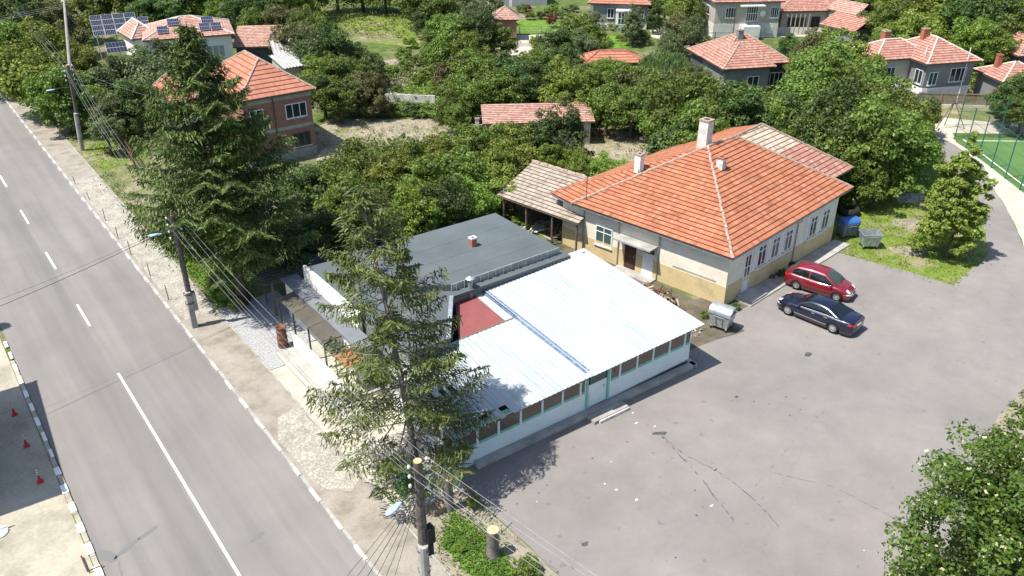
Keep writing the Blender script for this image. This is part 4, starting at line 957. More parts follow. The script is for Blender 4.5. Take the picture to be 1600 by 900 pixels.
# large white-grey house at the top
wh, W, D = house('white_porch_house', 'white and grey house with glazed veranda and high base at the top edge', (1116, 4), (1228, 2), 5.0, 8, 7.0, 'tile_red', 'beige_wall', 'pale_concrete', course=.5, ph=2.0,
    wins=((.16, .32, 2.8, 4.2, 3, 0), (.48, .66, 2.3, 4.4, 4, 1), (.85, .98, 2.7, 4.2, 3, 0), (.84, .92, .6, 1.5, 1, 0)), lwins=((.3, .5, 2.8, 4.0, 1, 0),))
m = MB(); m.box(W * .4, W * .66, -1.7, -.04, .0, 1.9); m.build('porch_block', 'white_wall', wh)
m = MB(); m.box(W * .36, W * .72, -1.2, 0, 4.45, 4.6); m.build('porch_roof', 'white_wall', wh)
m = MB(); m.lathe([(.0, 0), (.4, .1), (.42, .12)], 14, (W * .74, -.15, 3.3), 'y'); m.build('satellite_dish', 'white_paint', wh)
m = MB()
for k in range(16): m.tube([(W * .2 + k * .35, -2.4 - k * .12, .0), (W * .2 + k * .35, -2.4 - k * .12, .9)], .02, 4)
m.tube([(W * .2, -2.4, .9), (W * .2 + 5.25, -4.2, .9)], .03, 4); 
o = m; gi = at(1150, 45); st = thing('garden_railing', 'dark metal railing running down to the yard before the white and grey house', 'railing', wh.location, wh.rotation_euler[2]); m.build('railing', 'dark_steel', st)
# long farmhouse with tan wall
fm, W, D = house('farmhouse', 'long low farmhouse with tile roof and dark windows behind its sandy yard', (1219, 18), (1330, 16), 3.2, 5.5, 4.9, 'tile_red', 'beige_wall', course=.5, ov=.6, wins=((.48, .62, .5, 2.3, 1, 0, dict(frame='old_wood', glass='black_trim')), (.72, .8, 1.1, 2.1, 1, 0, dict(frame='old_wood')), (.87, .95, 1.1, 2.1, 1, 0, dict(frame='old_wood')), (.1, .4, .9, 2.2, 4, 0, dict(frame='old_wood'))))
for k in range(6):
    m = MB(); m.box(W * (.04 + k * .07) - .06, W * (.04 + k * .07) + .06, -1.2, -1.08, 0, 2.9); m.build('post', 'plank', fm)
w = MB(); a, b = at(1205, 52), at(1345, 55); d = (b - a).normalized(); n = Vector((-d.y, d.x, 0)) * .12
w.prism([(a.x, a.y), (b.x, b.y), (b.x + n.x, b.y + n.y), (a.x + n.x, a.y + n.y)], 0, .9); tag(w.build('yard_wall', 'pale_concrete', loc=tuple(a)), 'low sandy wall along the farmhouse yard above the trees', 'wall')
house('gable_barn', 'barn with faded tile gable roof and a grey gable wall right of the farmhouse', (1335, 50), (1383, 42), 3.0, 5, 4.4, 'tile_red', 'grey_wall', gable='y', course=.5, cat='barn', ov=.4)
house('gable_barn', 'second smaller tiled barn roof behind the grey-gabled barn', (1340, 24), (1368, 20), 3.4, 5, 4.6, 'tile_faded', 'beige_wall', gable='y', course=.5, cat='barn', ov=.3)
# L-shaped house by the football pitch
lh, W, D = house('pitch_house', 'L-shaped grey house with red tile roof and white base beyond the football pitch', (1449, 101), (1536, 95), 4.6, 7.2, 6.5, 'tile_red', 'grey_wall', 'white_paint', course=.42, ov=.5, ph=1.9, cap='ridge_white',
    wins=((.52, .86, 2.4, 3.9, 2, 0), (.08, .26, 2.2, 3.6, 1, 0, dict(glass='mint_glass'))), lwins=((.05, .22, 2.2, 3.7, 1, 0),))
hip_roof(lh, 6.4, 4.4, 4.6, 6.1, .45, 'tile_red', x0=-4.3, y0=2.7, course=.42, cap='ridge_white')
m = MB(); m.box(-4.3, -.04, 2.7, 7.1, 0, 4.55); m.build('wing_wall', 'beige_wall', lh)
window(lh, Face((-4.3, 2.7, 0), (1, 0, 0), (0, -1, 0)), .4, 2.6, 2.4, 3.7, 3, 0); m = MB(); m.box(-2.4, -.04, 1.6, 2.7, 1.3, 1.9); m.build('balcony', 'white_wall', lh)
chimney(lh, W * .4, D * .6, 5.8, 7.2, .7, .5, 'terracotta'); chimney(lh, -1.6, 5.6, 5.6, 6.9, .7, .7, 'terracotta')
house('side_house', 'low house with pinkish tile roof, right of the L-shaped house at the right edge', (1567, 129), (1650, 127), 3.2, 4.6, 4.6, 'tile_red', 'grey_wall', course=.45, cap='ridge_white', chim=((.2, .7, 5.2, .5, 'terracotta'),))
house('corner_house', 'tile-roofed house just entering at the right edge above the pinkish-roofed one', (1592, 88), (1660, 86), 3.4, 6, 5.2, 'tile_red', 'dark_wall', course=.45)
house('dark_house', 'dark grey house with a pale window strip at the top edge left of the centre', (284, -12), (372, -14), 4.0, 7, 6, 'tile_red', 'dark_wall', course=.5, wins=((.2, .5, 1.3, 2.4, 2, 0), (.65, .85, 1.3, 2.4, 1, 0)))
m = MB(); q = at(356, 12); m.box(-2, 3.2, 0, 3, 0, 2.6); o = thing('red_shed', 'bright crimson shed at the top edge above the corrugated roofs', 'shed', (q.x, q.y, 0)); m.build('wall', 'pink_wall', o); m = MB(); m.hexa([(-2.2, -.2, 2.6), (3.4, -.2, 2.6), (3.4, 3.2, 2.6), (-2.2, 3.2, 2.6)], [(-2.2, -.2, 2.66), (3.4, -.2, 2.66), (3.4, 3.2, 2.9), (-2.2, 3.2, 2.9)]); m.build('roof', 'pink_wall', o)
# the house left of the street: outside the picture, it casts the shade on the forecourt
sh_l = thing('street_house', 'plain house left of the street whose shade lies on the forecourt', 'house', (-12.6, 36.5, 0), R(-3.5))
m = MB(); m.box(0, 10.3, .2, 9.6, 0, 6.2); m.build('wall', 'cream_wall', sh_l)
hip_roof(sh_l, 10.3, 9.9, 6.25, 6.4, .25, 'tile_orange', y0=0.0)

# ---------------------------------------------------------------- walls, fences, railings
def fence(name, label, a, b, h, mat, post_step, slat=None, cat='fence', base=None, post_mat=None, rails=2, top=None):
    a, b = Vector((*a[:2], 0)), Vector((*b[:2], 0)); L = (b - a).length; an = math.atan2(b.y - a.y, b.x - a.x)
    r = thing(name, label, cat, a, an); n = max(1, round(L / post_step))
    for k in range(n + 1): m = MB(); x = L * k / n; m.box(x - .05, x + .05, -.05, .05, 0, h + .08); m.build('post', post_mat or mat, r)
    m = MB()
    for k in range(rails): z = .25 + (h - .35) * k / max(1, rails - 1); m.box(.05, L - .05, -.02, .02, z, z + .06)
    m.build('rail', mat, r)
    if slat:
        m = MB(); x = .1
        while x < L - .1: m.box(x, x + slat[0], .025, .045, .12, h + (.04 if int(x * 7) % 2 else 0)); x += slat[1]
        m.build('pickets', mat, r)
    if base: m = MB(); m.box(0, L, -.1, .1, 0, base); m.build('base_wall', 'pale_concrete', r)
    return r
fence('picket_fence', 'brown weathered wooden fence before the L-shaped house beyond the pitch', at(1432, 166), at(1574, 170), 1.5, 'fence_wood', 2.6, (.10, .14), base=.3)
fence('picket_fence', 'short brown fence with white end pillar left of the L-shaped house', at(1400, 152), at(1430, 166), 1.3, 'fence_wood', 2.2, (.10, .15))
fence('metal_fence', 'rusty brown metal fence panel left of the big dark spruce', at(186, 222), at(211, 262), 1.6, 'rust_brown', 2.0, (.05, .12), rails=3)
fence('metal_fence', 'teal-green metal railing on the low yellow wall beside the concrete path', at(1015, 40), at(1046, 60), 1.4, 'teal_metal', 2.2, (.04, .2), rails=3, base=.5)
fence('wire_fence', 'grey wire fence along the lawn before the row of flower bushes', at(812, 53), at(880, 52), 1.1, 'wire_metal', 3, None, rails=3)
fence('garden_fence', 'dark post fence on the narrow path edge below the white and grey house', at(1085, 62), at(1180, 62), 1.0, 'dark_steel', 2.5, None, rails=2)
w = MB(); a, b = at(600, 158), at(680, 161); d = (b - a).normalized(); n = Vector((-d.y, d.x, 0)) * .15; w.prism([(a.x, a.y), (b.x, b.y), (b.x + n.x, b.y + n.y), (a.x + n.x, a.y + n.y)], 0, .8)
tag(w.build('garden_wall', 'worn_white_paint', loc=tuple(a)), 'low whitewashed garden wall behind the hedge at centre left', 'wall')
w = MB(); a, b = at(783, 72), at(862, 74); d = (b - a).normalized(); n = Vector((-d.y, d.x, 0)) * .15; w.prism([(a.x, a.y), (b.x, b.y), (b.x + n.x, b.y + n.y), (a.x + n.x, a.y + n.y)], 0, .5)
tag(w.build('lane_wall', 'pale_concrete', loc=tuple(a)), 'low pale wall along the sandy lane below the lawn', 'wall')
# football cage: tall green posts with rails
fpst = None
for k in range(12):
    p = fp(k * 2.55, -.25)
    if k == 0:
        r_ = thing('fence_post', 'x', 'fence post', (p[0], p[1], 0)); m = MB(); m.tube([(0, 0, 0), (0, 0, 3.9)], .05, 6); m.build('post', 'green_metal', r_); fpst = r_
    else: r_ = copy_tree(fpst, loc=(p[0], p[1], 0))
    r_['label'] = ['first', 'second', 'third', 'fourth', 'fifth', 'sixth', 'seventh', 'eighth', 'ninth', 'tenth', 'eleventh', 'twelfth'][k] + ' green pitch fence post from the far corner along the near side'; r_['group'] = 'tall green posts round the football pitch'
for k in range(1, 5):
    p = fp(-.6, k * 4.5 - .3); r_ = copy_tree(fpst, loc=(p[0], p[1], 0)); r_['label'] = ['first', 'second', 'third', 'fourth'][k-1] + ' green pitch fence post from the corner along the far goal side'
nt = NT('fence_net'); tr = nt.n('ShaderNodeBsdfTransparent'); ms = nt.n('ShaderNodeMixShader'); ms.inputs[0].default_value = .10; nt.fin((.02, .10, .07), .8); nt.l(tr.outputs[0], ms.inputs[1]); nt.l(nt.b.outputs[0], ms.inputs[2]); nt.l(ms.outputs[0], nt.out.inputs[0])
def net(name, label, a, b, h):
    m = MB(); a, b = Vector((*a, 0)), Vector((*b, 0)); d = (b - a); L_ = d.length
    for z in (1.3, 2.6, h): m.tube([a + Vector((0, 0, z)), b + Vector((0, 0, z))], .02, 4)
    r_ = thing(name, label, 'fence', a); mm = MB(); mm.v = [(x - a.x, y - a.y, z) for x, y, z in m.v]; mm.f = m.f; mm.build('rail', 'green_metal', r_)
    g = MB(); g.quad((0, 0, .1), (d.x, d.y, .1), (d.x, d.y, h), (0, 0, h)); g.build('mesh', 'fence_net', r_)
net('pitch_fence', 'fine green mesh fence along the near side of the football pitch', fp(0, -.25), fp(28.05, -.25), 3.8)
net('pitch_fence', 'fine green mesh fence along the goal side of the football pitch', fp(-.6, -.25), fp(-.6, 17.7), 3.8)
# crossed green braces with netting rolled at the corner
o = thing('crossed_braces', 'dark crossed metal braces behind the corner of the football pitch', 'braces', (*fp(-3.2, .6), 0), math.atan2(bdir.y, bdir.x))
m = MB(); m.tube([(-1.3, 0, 0), (0, .3, 2.7)], .04, 5); m.tube([(1.5, 0, 0), (0, .3, 2.7)], .04, 5); m.tube([(0, 1.2, 0), (0, .3, 2.7)], .04, 5)
for k in range(6): a = k * math.pi / 3; m.tube([(0, .3, 2.7), (1.5 * math.cos(a), .3 + .4 * math.sin(a), 2.7 + .9 * math.sin(a))], .025, 4)
m.build('frame', 'dark_steel', o)
# goal
gp = fp(0.2, 10.6); go = thing('football_goal', 'white tubular football goal at the far end of the green pitch', 'goal', (gp[0], gp[1], 0), math.atan2(bdir.y, bdir.x))
m = MB(); m.tube([(0, 0, 0), (0, 0, 2)], .07, 8); m.build('goal_post', 'white_paint', go); m = MB(); m.tube([(4.5, 0, 0), (4.5, 0, 2)], .07, 8); m.build('goal_post', 'white_paint', go)
m = MB(); m.tube([(-.07, 0, 2), (4.57, 0, 2)], .07, 8); m.build('crossbar', 'white_paint', go)
m = MB(); 
for x in (0, 4.5): m.tube([(x, 0, 2), (x, 1.0, 1.8), (x, 1.4, 0)], .03, 6)
m.tube([(0, 1.4, .03), (4.5, 1.4, .03)], .03, 6); m.build('back_frame', 'white_paint', go)
# white poles by the pitch
for p, h_, lb in (((1428, 160), 6.0, 'thin white pole before the porch of the L-shaped house'), ((1494, 162), 6.0, 'thin white pole with cross hook before the grey wall of the L-shaped house')):
    q = at(*p); m = MB(); m.tube([(q.x, q.y, 0), (q.x, q.y, h_)], [.07, .05], 6); tag(m.build('white_pole', 'white_paint', loc=(q.x, q.y, 0)), lb, 'pole', 'white poles by the pitch')

# ---------------------------------------------------------------- cars
def car(name, label, loc, rz, paint, Ln, Wd, zt, zroof, whl, wb, gh_x, arch, glass='car_glass', rim_sp=10, hatch=False):
    """x forward, centred; zt: list of (x, z) hood-belt-deck line; gh_x: windscreen base, roof front, roof rear, rear glass base"""
    r = thing(name, label, 'car', loc, rz)
    def interp(tab, x):
        if x <= tab[0][0]: return tab[0][1]
        for (x0, a), (x1, b) in zip(tab, tab[1:]):
            if x <= x1: t = (x - x0) / (x1 - x0); t = t * t * (3 - 2 * t) * .5 + t * .5; return a + (b - a) * t
        return tab[-1][1]
    hl, hw = Ln / 2, Wd / 2
    wid = [(-hl, .72), (-hl + .12, .86), (-hl + .5, .96), (-hl + 1.1, 1.), (hl - 1.3, 1.), (hl - .6, .95), (hl - .15, .80), (hl, .62)]
    xf, xr = wb / 2 + arch[1], -wb / 2 + arch[1]; ra = whl + .055
    xs = sorted(set([-hl, -hl + .04, -hl + .12, -hl + .25, hl - .25, hl - .1, hl - .03, hl] + [xf + ra * math.cos(math.pi * k / 10) for k in range(11)] + [xr + ra * math.cos(math.pi * k / 10) for k in range(11)] + [-hl + .4 + k * .22 for k in range(int((Ln - .8) / .22))]))
    P = []
    for x in xs:
        w = interp(wid, x) * hw; z1 = interp(zt, x); zb = .20
        e = min(hl - x, hl + x); zb = .20 + max(0, .12 - e) * 1.0
        a = 0
        for c in (xf, xr):
            if abs(x - c) <= ra + 1e-6: a = max(a, math.sqrt(max(0, ra * ra - (x - c) ** 2)))
        zs = max(zb, whl + a - .02) if a > .02 else zb
        z2 = min(zs + .0, z1 - .2)
        sec = [(w * .55, zb), (w * .80, zb), (w * .955, z2), (w * .985, max(z2 + .01, .40)), (w * 1.0, max(z2 + .02, .55)), (w * .985, max(z2 + .03, z1 - .16)), (w * .93, z1 - .045), (w * .80, z1 - .005), (w * .45, z1 + .02), (0, z1 + .03)]
        # inner part of the arch stays low only outside the wheel well
        if a > .02: sec[0] = (w * .55, z2 * .6); sec[1] = (w * .58, z2)
        P.append([(x, y, z) for y, z in sec] + [(x, -y, z) for y, z in reversed(sec[:-1])])
    m = MB(); m.grid(P); m.quad(*P[0]); m.quad(*reversed(P[-1])); bd = m.build('body', paint, r, smooth=True); fix_normals(bd)
    # greenhouse
    g0x, g1x, g2x, g3x = gh_x; N = 26; G = []
    def sec_g(x):
        zb = interp(zt, x) - .02; wbl = interp(wid, x) * hw * .90
        if x > g1x: t = (g0x - x) / (g0x - g1x)
        elif x < g2x: t = (x - g3x) / (g2x - g3x)
        else: t = 1
        t = max(0, min(1, t)); mid_ = (g1x + g2x) / 2; half = (g1x - g2x) / 2
        crown = zroof - .06 * ((x - mid_) / half) ** 2 if g2x <= x <= g1x else (zroof - .06)
        zr = zb + (crown - zb) * (t ** .92); wr = wbl * (1 - .24 * t) 
        return zb, wbl, zr, wr, t
    def side(x, s, sgn=1, off=0.):
        zb, wbl, zr, wr, t = sec_g(x); zz = zb + (zr - .07 * t - zb) * s; ww = wbl + (wr - wbl) * s
        return Vector((x, sgn * (ww + .03 * math.sin(math.pi * s) + off), zz))
    gx = [g0x + (g3x - g0x) * k / N for k in range(N + 1)]
    for x in gx:
        zb, wbl, zr, wr, t = sec_g(x); h_ = zr - zb
        half = [tuple(side(x, s)) for s in (0, .25, .5, .75, 1)] + [(x, wr * .86, zr - .02 * t), (x, wr * .45, zr + .012 * t), (x, 0, zr + .02 * t)]
        G.append(half + [(x, -y, z) for _, y, z in reversed(half[:-1])])
    m = MB(); m.grid(G); o = m.build('roof', paint, r, smooth=True); fix_normals(o)
    # glass: windscreen, rear, sides
    def top(x, v, off=.01):
        zb, wbl, zr, wr, t = sec_g(x); w = wr * .90; return Vector((x, v * w, zr + .02 * t - .03 * t * v * v + off))
    def patch(name, fx0, fx1, nx=8):
        m = MB(); m.grid([[top(fx0 + (fx1 - fx0) * a / nx, -1 + 2 * b / 8, .012) for b in range(9)] for a in range(nx + 1)]); o = m.build(name, glass, r, smooth=True); fix_normals(o); return o
    ws = patch('windscreen', g0x - .06, g1x + .04); rw = patch('rear_window', g3x + .08, g2x - .03)
    b_pil = (g1x + g2x) / 2 - .02
    for sgn in (1, -1):
        spans = [(g1x + (g0x - g1x) * .62, b_pil + .05), (b_pil - .05, g2x - (g2x - g3x) * (.35 if not hatch else .30))]
        for x0, x1 in spans:
            m = MB(); rows = []
            for a in range(9):
                x = x0 + (x1 - x0) * a / 8; _, _, _, _, t = sec_g(x); smax = .88 if t > .98 else .80; smin = .10
                rows.append([side(x, smin + (smax - smin) * b / 4, sgn, .012) for b in range(5)])
            m.grid(rows); o = m.build('side_window', 'car_glass', r, smooth=True); fix_normals(o)
        m = MB(); m.tube([side(g1x + (g0x - g1x) * .7, .1, sgn, .03) + Vector((0, 0, -.03)), side(b_pil, .06, sgn, .02), side(g2x - (g2x - g3x) * .5, .08, sgn, .02)], .012, 4); m.build('window_trim', 'chrome' if not hatch else 'black_trim', r)
        # mirror, handles, door lines
        p = side(g1x + (g0x - g1x) * .55, .05, sgn, .0); m = MB(); m.lathe([(.01, -.09), (.07, -.06), (.085, 0), (.07, .06), (.01, .09)], 10, (p.x, p.y + sgn * .12, p.z + .03), 'y'); o = m.build('mirror', paint, r, smooth=True); fix_normals(o)
        for hx in (b_pil + .18, g2x + .02 if not hatch else g2x + .25):
            w = interp(wid, hx) * hw; z = interp(zt, hx) - .15; m = MB(); m.box(hx - .1, hx + .1, sgn * w * .99 - .012, sgn * w * .99 + .02, z - .015, z + .015); m.build('door_handle', 'chrome' if not hatch else paint, r)
        for dx in (g1x + (g0x - g1x) * .35, b_pil, xr + ra + .12):
            w = interp(wid, dx) * hw; z = interp(zt, dx) - .06; m = MB(); m.hexa([(dx - .006, sgn * w * .94, .28), (dx + .006, sgn * w * .94, .28), (dx + .006, sgn * w * 1.004, .5), (dx - .006, sgn * w * 1.004, .5)], [(dx - .006, sgn * w * .94, z), (dx + .006, sgn * w * .94, z), (dx + .006, sgn * w * .99, z), (dx - .006, sgn * w * .99, z)]); m.build('door_gap', 'black_trim', r)
        m = MB(); m.box(xr + ra + .05, xf - ra - .05, sgn * hw * .985 - .01, sgn * hw * .985 + .022, .40, .44); m.build('side_trim', 'chrome' if not hatch else 'black_trim', r)
    # wheels
    for c in (xf, xr):
        for sgn in (1, -1):
            y = sgn * (hw - .12); root = MB(); root.lathe([(whl - .12, -.10), (whl - .02, -.11), (whl, -.07), (whl, .07), (whl - .02, .11), (whl - .12, .10)], 28, (c, y, whl), 'y'); w = root.build('wheel', 'black_rubber', r, smooth=True); fix_normals(w)
            m = MB(); rr = whl - .115
            m.lathe([(rr + .015, .09 * sgn), (rr - .03, .10 * sgn), (rr - .045, .04 * sgn)], 28, (c, y, whl), 'y')
            for k in range(rim_sp):
                a = 2 * math.pi * k / rim_sp; ca_, sa_ = math.cos(a), math.sin(a); px_, pz_ = -sa_, ca_
                q = lambda rad, wd, yy: (c + ca_ * rad + px_ * wd, y + yy * sgn, whl + sa_ * rad + pz_ * wd)
                m.hexa([q(.03, -.02, .06), q(rr, -.014, .06), q(rr, .014, .06), q(.03, .02, .06)], [q(.03, -.02, .095), q(rr, -.014, .09), q(rr, .014, .09), q(.03, .02, .095)])
            m.lathe([(.001, .105 * sgn), (.05, .10 * sgn), (.055, .06 * sgn)], 12, (c, y, whl), 'y'); m.build('rim', 'alloy', w)
            m = MB(); m.lathe([(.001, .03 * sgn), (rr, .03 * sgn)], 20, (c, y, whl), 'y'); m.build('brake_disc', 'dark_steel', w)
    # lights, grille, plates
    for sgn in (1, -1):
        def onbody(x0, x1, z0, z1, y0f, nm, mat):
            m = MB(); rows = []
            for a in range(5):
                x = x0 + (x1 - x0) * a / 4; w = interp(wid, x) * hw
                rows.append([(x, sgn * w * (.995 if b == 1 else .955) + sgn * .008, z0 + (z1 - z0) * b / 2) for b in range(3)])
            xe = x1; w = interp(wid, xe) * hw; fwd = .008 if x1 > x0 else -.008
            m.grid(rows); e = [(xe + fwd, sgn * w, z0), (xe + fwd, sgn * w, z1), (xe + fwd, sgn * w * y0f, z1), (xe + fwd, sgn * w * y0f, z0)]
            m.hexa([(p[0] - 2 * fwd, p[1], p[2]) for p in e], e); o = m.build(nm, mat, r); return o
        zf = interp(zt, hl - .12); zrr = interp(zt, -hl + .15)
        onbody(hl - .38, hl, zf - .20, zf - .06, .45, 'headlight', 'lamp_clear')
        # lamp surface lying on the wing so that it shows from above
        m = MB(); m.grid([[Vector((hl - .32 + .24 * a / 3, sgn * interp(wid, hl - .32 + .24 * a / 3) * hw * (.52 + .38 * b / 3), interp(zt, hl - .32 + .24 * a / 3) + .018 - .03 * (b / 3) ** 2)) for b in range(4)] for a in range(4)]); o = m.build('headlight_lens', 'lamp_clear', r); fix_normals(o)
        onbody(-hl + .32, -hl, zrr - .26, zrr - .08, .5, 'tail_light', 'lamp_red')
    zf = interp(zt, hl - .05)
    m = MB(); m.box(hl - .06, hl + .012, -hw * .28, hw * .28, .36, zf - .1); m.build('grille', 'black_trim', r)
    m = MB(); m.box(hl, hl + .02, -.26, .26, .34, .45); m.build('number_plate', 'plate_white', r)
    zr2 = interp(zt, -hl + .05); m = MB(); m.box(-hl - .02, -hl + .03, -.26, .26, zr2 - .25, zr2 - .14); m.build('number_plate', 'plate_white', r)
    m = MB(); m.box(-hl + .35, hl - .35, -hw * .7, hw * .7, .17, .3); m.build('underbody', 'black_trim', r)
    m = MB()
    for sgn in (1, -1): m.tube([(g0x + .02, sgn * .1 - .0, interp(zt, g0x) + .04), (g0x - .22, sgn * .1 + .5, sec_g(g0x - .22)[2] + .03)], .012, 4)
    m.build('wiper', 'black_trim', r)
    m = MB(); m.lathe([(.05, 0), (.03, .05), (.004, .11)], 6, (g2x + .15, 0, zroof - .05)); m.build('aerial', 'black_trim', r)
    return r
fw_, rw_ = at(1231, 493), at(1302, 522)     # near-side wheels of the blue saloon
d = (fw_ - rw_).normalized(); n = Vector((-d.y, d.x, 0)); n = n if n.x > 0 else -n
mid = (fw_ + rw_) / 2 + n * .90
car('saloon_car', 'dark blue four-door saloon parked nose toward the cream house', (mid.x, mid.y, .012), math.atan2(d.y, d.x), 'car_blue', 5.0, 1.88,
    [(-2.5, .80), (-2.42, 1.0), (-2.0, 1.03), (-1.3, 1.02), (0, .97), (1.0, .95), (1.6, .88), (2.2, .75), (2.42, .64), (2.5, .55)], 1.44, .335, 2.94, (1.28, .45, -.85, -1.75), (0, .10), rim_sp=12)
fw_, rw_ = at(1304, 471), at(1241, 452)     # the red one points to the pitch
d = (fw_ - rw_).normalized(); n = Vector((-d.y, d.x, 0)); n = n if n.x > 0 else -n
mid = (fw_ + rw_) / 2 + n * .83
car('compact_car', 'dark red five-door family car parked beside the dark blue saloon, facing the other way', (mid.x, mid.y, .012), math.atan2(d.y, d.x), 'car_red', 4.28, 1.76,
    [(-2.14, .70), (-2.10, .98), (-1.9, 1.04), (-1.2, 1.03), (0, .98), (.9, .99), (1.25, .96), (1.8, .82), (2.05, .66), (2.14, .52)], 1.60, .31, 2.6, (1.30, .42, -1.45, -2.02), (0, .06), rim_sp=7, hatch=True, glass='car_glass_pale')

# ---------------------------------------------------------------- bins, tyre, barrel, cones
def container(name, label, loc, rz, body, lid, kind):
    r = thing(name, label, 'waste container', loc, rz)
    m = MB(); m.hexa([(-.52, -.38, .22), (.52, -.38, .22), (.52, .38, .22), (-.52, .38, .22)], [(-.66, -.50, 1.12), (.66, -.50, 1.12), (.66, .50, 1.12), (-.66, .50, 1.12)])
    if kind == 'open':
        m.f.pop(-5)       # no top: the inside shows
        i = len(m.v); m.v += [(-.62, -.46, 1.12), (.62, -.46, 1.12), (.62, .46, 1.12), (-.62, .46, 1.12), (-.49, -.35, .28), (.49, -.35, .28), (.49, .35, .28), (-.49, .35, .28)]
        m.f += [(i+k, i+(k+1) % 4, i+4+(k+1) % 4, i+4+k) for k in range(4)] + [(i+4, i+5, i+6, i+7)]
        o = m.build('body', body, r)
    else: o = m.build('body', body, r)
    m = MB(); m.box(-.70, .70, -.54, -.50, 1.08, 1.15); m.box(-.70, .70, .50, .54, 1.08, 1.15); m.box(-.70, -.66, -.5, .5, 1.08, 1.15); m.box(.66, .70, -.5, .5, 1.08, 1.15); m.build('rim', body, r)
    for x in (-.2, .2): m = MB(); m.box(x - .02, x + .02, -.53, -.44, .45, 1.05); m.build('rib', body, r)
    if kind != 'open':
        m = MB(); rows = []
        span = (0, math.pi) if kind == 'dome' else (math.pi * .30, math.pi)
        for a in range(10):
            w = span[0] + (span[1] - span[0]) * a / 9; rows.append([(x, math.cos(w) * .52, 1.14 + math.sin(w) * (.34 if kind == 'dome' else .40)) for x in (-.67, -.66, 0, .66, .67)])
        m.grid(rows); m.quad(*[(x_[0][0], x_[0][1], x_[0][2]) for x_ in rows]); m.quad(*[(x_[-1][0], x_[-1][1], x_[-1][2]) for x_ in reversed(rows)])
        l_ = m.build('lid', lid, r, smooth=False); s = l_.modifiers.new('t', 'SOLIDIFY'); s.thickness = .02
        if kind == 'curved': m = MB(); m.box(-.63, .63, .10, .46, 1.10, 1.16); m.build('inside', 'black_trim', r)
    for x in (-.48, .48):
        for y in (-.36, .36):
            m = MB(); m.lathe([(.001, -.025), (.09, -.025), (.09, .025), (.001, .025)], 12, (x, y, .10), 'x'); w = m.build('castor', 'black_rubber', r); m = MB(); m.box(x - .04, x + .04, y - .04, y + .04, .12, .23); m.build('fork', 'steel', w)
    for x in (-.72, .72): m = MB(); m.tube([(x * .97, 0, .95), (x * 1.08, 0, .98)], .035, 8); m.build('trunnion', 'steel', r)
    m = MB(); m.tube([(-.35, -.56, 1.0), (.35, -.56, 1.0)], .018, 6); m.build('handle', 'steel', r)
    return r
q = at(1126, 512); container('waste_container', 'galvanised waste container with curved lid slid half open, at the corner of the cream house', (q.x, q.y, .012), R(-75) + math.pi / 2 * 0, 'steel', 'steel', 'curved')
q = at(1321, 369); container('waste_container', 'grey waste container with a blue domed lid in the shade', (q.x, q.y, .012), R(-22), 'bin_grey', 'bin_blue', 'dome')
q = at(1356, 386); container('waste_container', 'empty open-topped galvanised waste container on the grass', (q.x, q.y, .012), R(-38), 'steel', 'steel', 'open')
q = at(1325, 334); m = MB(); P = []
for a in range(29):
    w = 2 * math.pi * a / 28; P.append([((.62 + .25 * math.cos(v)) * math.cos(w), (.62 + .25 * math.cos(v)) * math.sin(w), .3 + .3 * math.sin(v)) for v in [2 * math.pi * b / 12 for b in range(13)]])
m.grid(P); o = m.build('tyre', 'black_rubber', smooth=True); o.location = (q.x, q.y, .01); fix_normals(o); tag(o, 'big black tyre lying on the grass beyond the blue-lidded container', 'tyre')
q = at(443, 541); b_ = thing('rusty_barrel', 'two-part rusty brown barrel planter standing on the terrace edge', 'barrel', (q.x, q.y, .01))
m = MB(); m.lathe([(.30, 0), (.31, .03), (.285, .06), (.30, .3), (.32, .32), (.30, .34), (.285, .6), (.31, .62), (.31, .65), (.26, .65)], 20); m.build('lower_barrel', 'rust', b_, smooth=True)
m = MB(); m.lathe([(.27, .65), (.30, .68), (.27, .72), (.285, 1.0), (.31, 1.02), (.285, 1.04), (.27, 1.3), (.31, 1.33), (.27, 1.34), (.25, 1.2), (.0, 1.15)], 20); m.build('upper_barrel', 'rust', b_, smooth=True)
# traffic cones
cn = None
for k, (px, py) in enumerate(((23, 648), (42, 697), (63, 753))):
    q = at(px, py)
    if cn is None:
        cn = thing('traffic_cone', 'x', 'traffic cone', (q.x, q.y, .008)); m = MB(); m.box(-.17, .17, -.17, .17, 0, .04); m.build('base', 'red_plastic', cn); cn.scale = (.85, .85, .9)
        m = MB(); m.lathe([(.10, .04), (.045, .38)], 14); m.lathe([(.03, .38), (.028, .88), (.0, .9)], 12); m.build('cone', 'red_plastic', cn)
        for z in (.48, .62, .76): m = MB(); m.lathe([(.036, z), (.036, z + .07)], 12); m.build('white_band', 'white_paint', cn)
        r_ = cn
    else: r_ = copy_tree(cn, loc=(q.x, q.y, .008))
    r_['label'] = ('farthest', 'middle', 'nearest')[k] + ' of the three red traffic posts with white bands in the shaded forecourt'; r_['group'] = 'red traffic posts in the shade'
# signs at bottom left
q = at(2, 832); o = thing('forecourt_sign', 'small stand with a pale round base at the lower left edge', 'sign stand', (q.x - .1, q.y, .01)); m = MB(); m.lathe([(.38, 0), (.38, .06), (0, .08)], 18); m.build('base', 'white_paint', o); m = MB(); m.tube([(0, 0, .05), (-.25, .1, 1.3)], .03, 6); m.build('pole', 'dark_steel', o)
m = MB(); m.lathe([(.26, -.02), (.26, .02), (0, .02)], 18, (-.15, .25, 1.0), 'y'); m.build('disc', 'terracotta', o)
m = MB(); a, b, c = at(128, 872), at(138, 896), at(161, 886); m.tube([(p.x, p.y, .12) for p in (a, b, c)], .035, 4); tag(m.build('ground_rail', 'rust_brown', loc=(b.x, b.y, 0)), 'rusty angle-shaped rail lying at the left kerb in the lower left corner', 'rail')
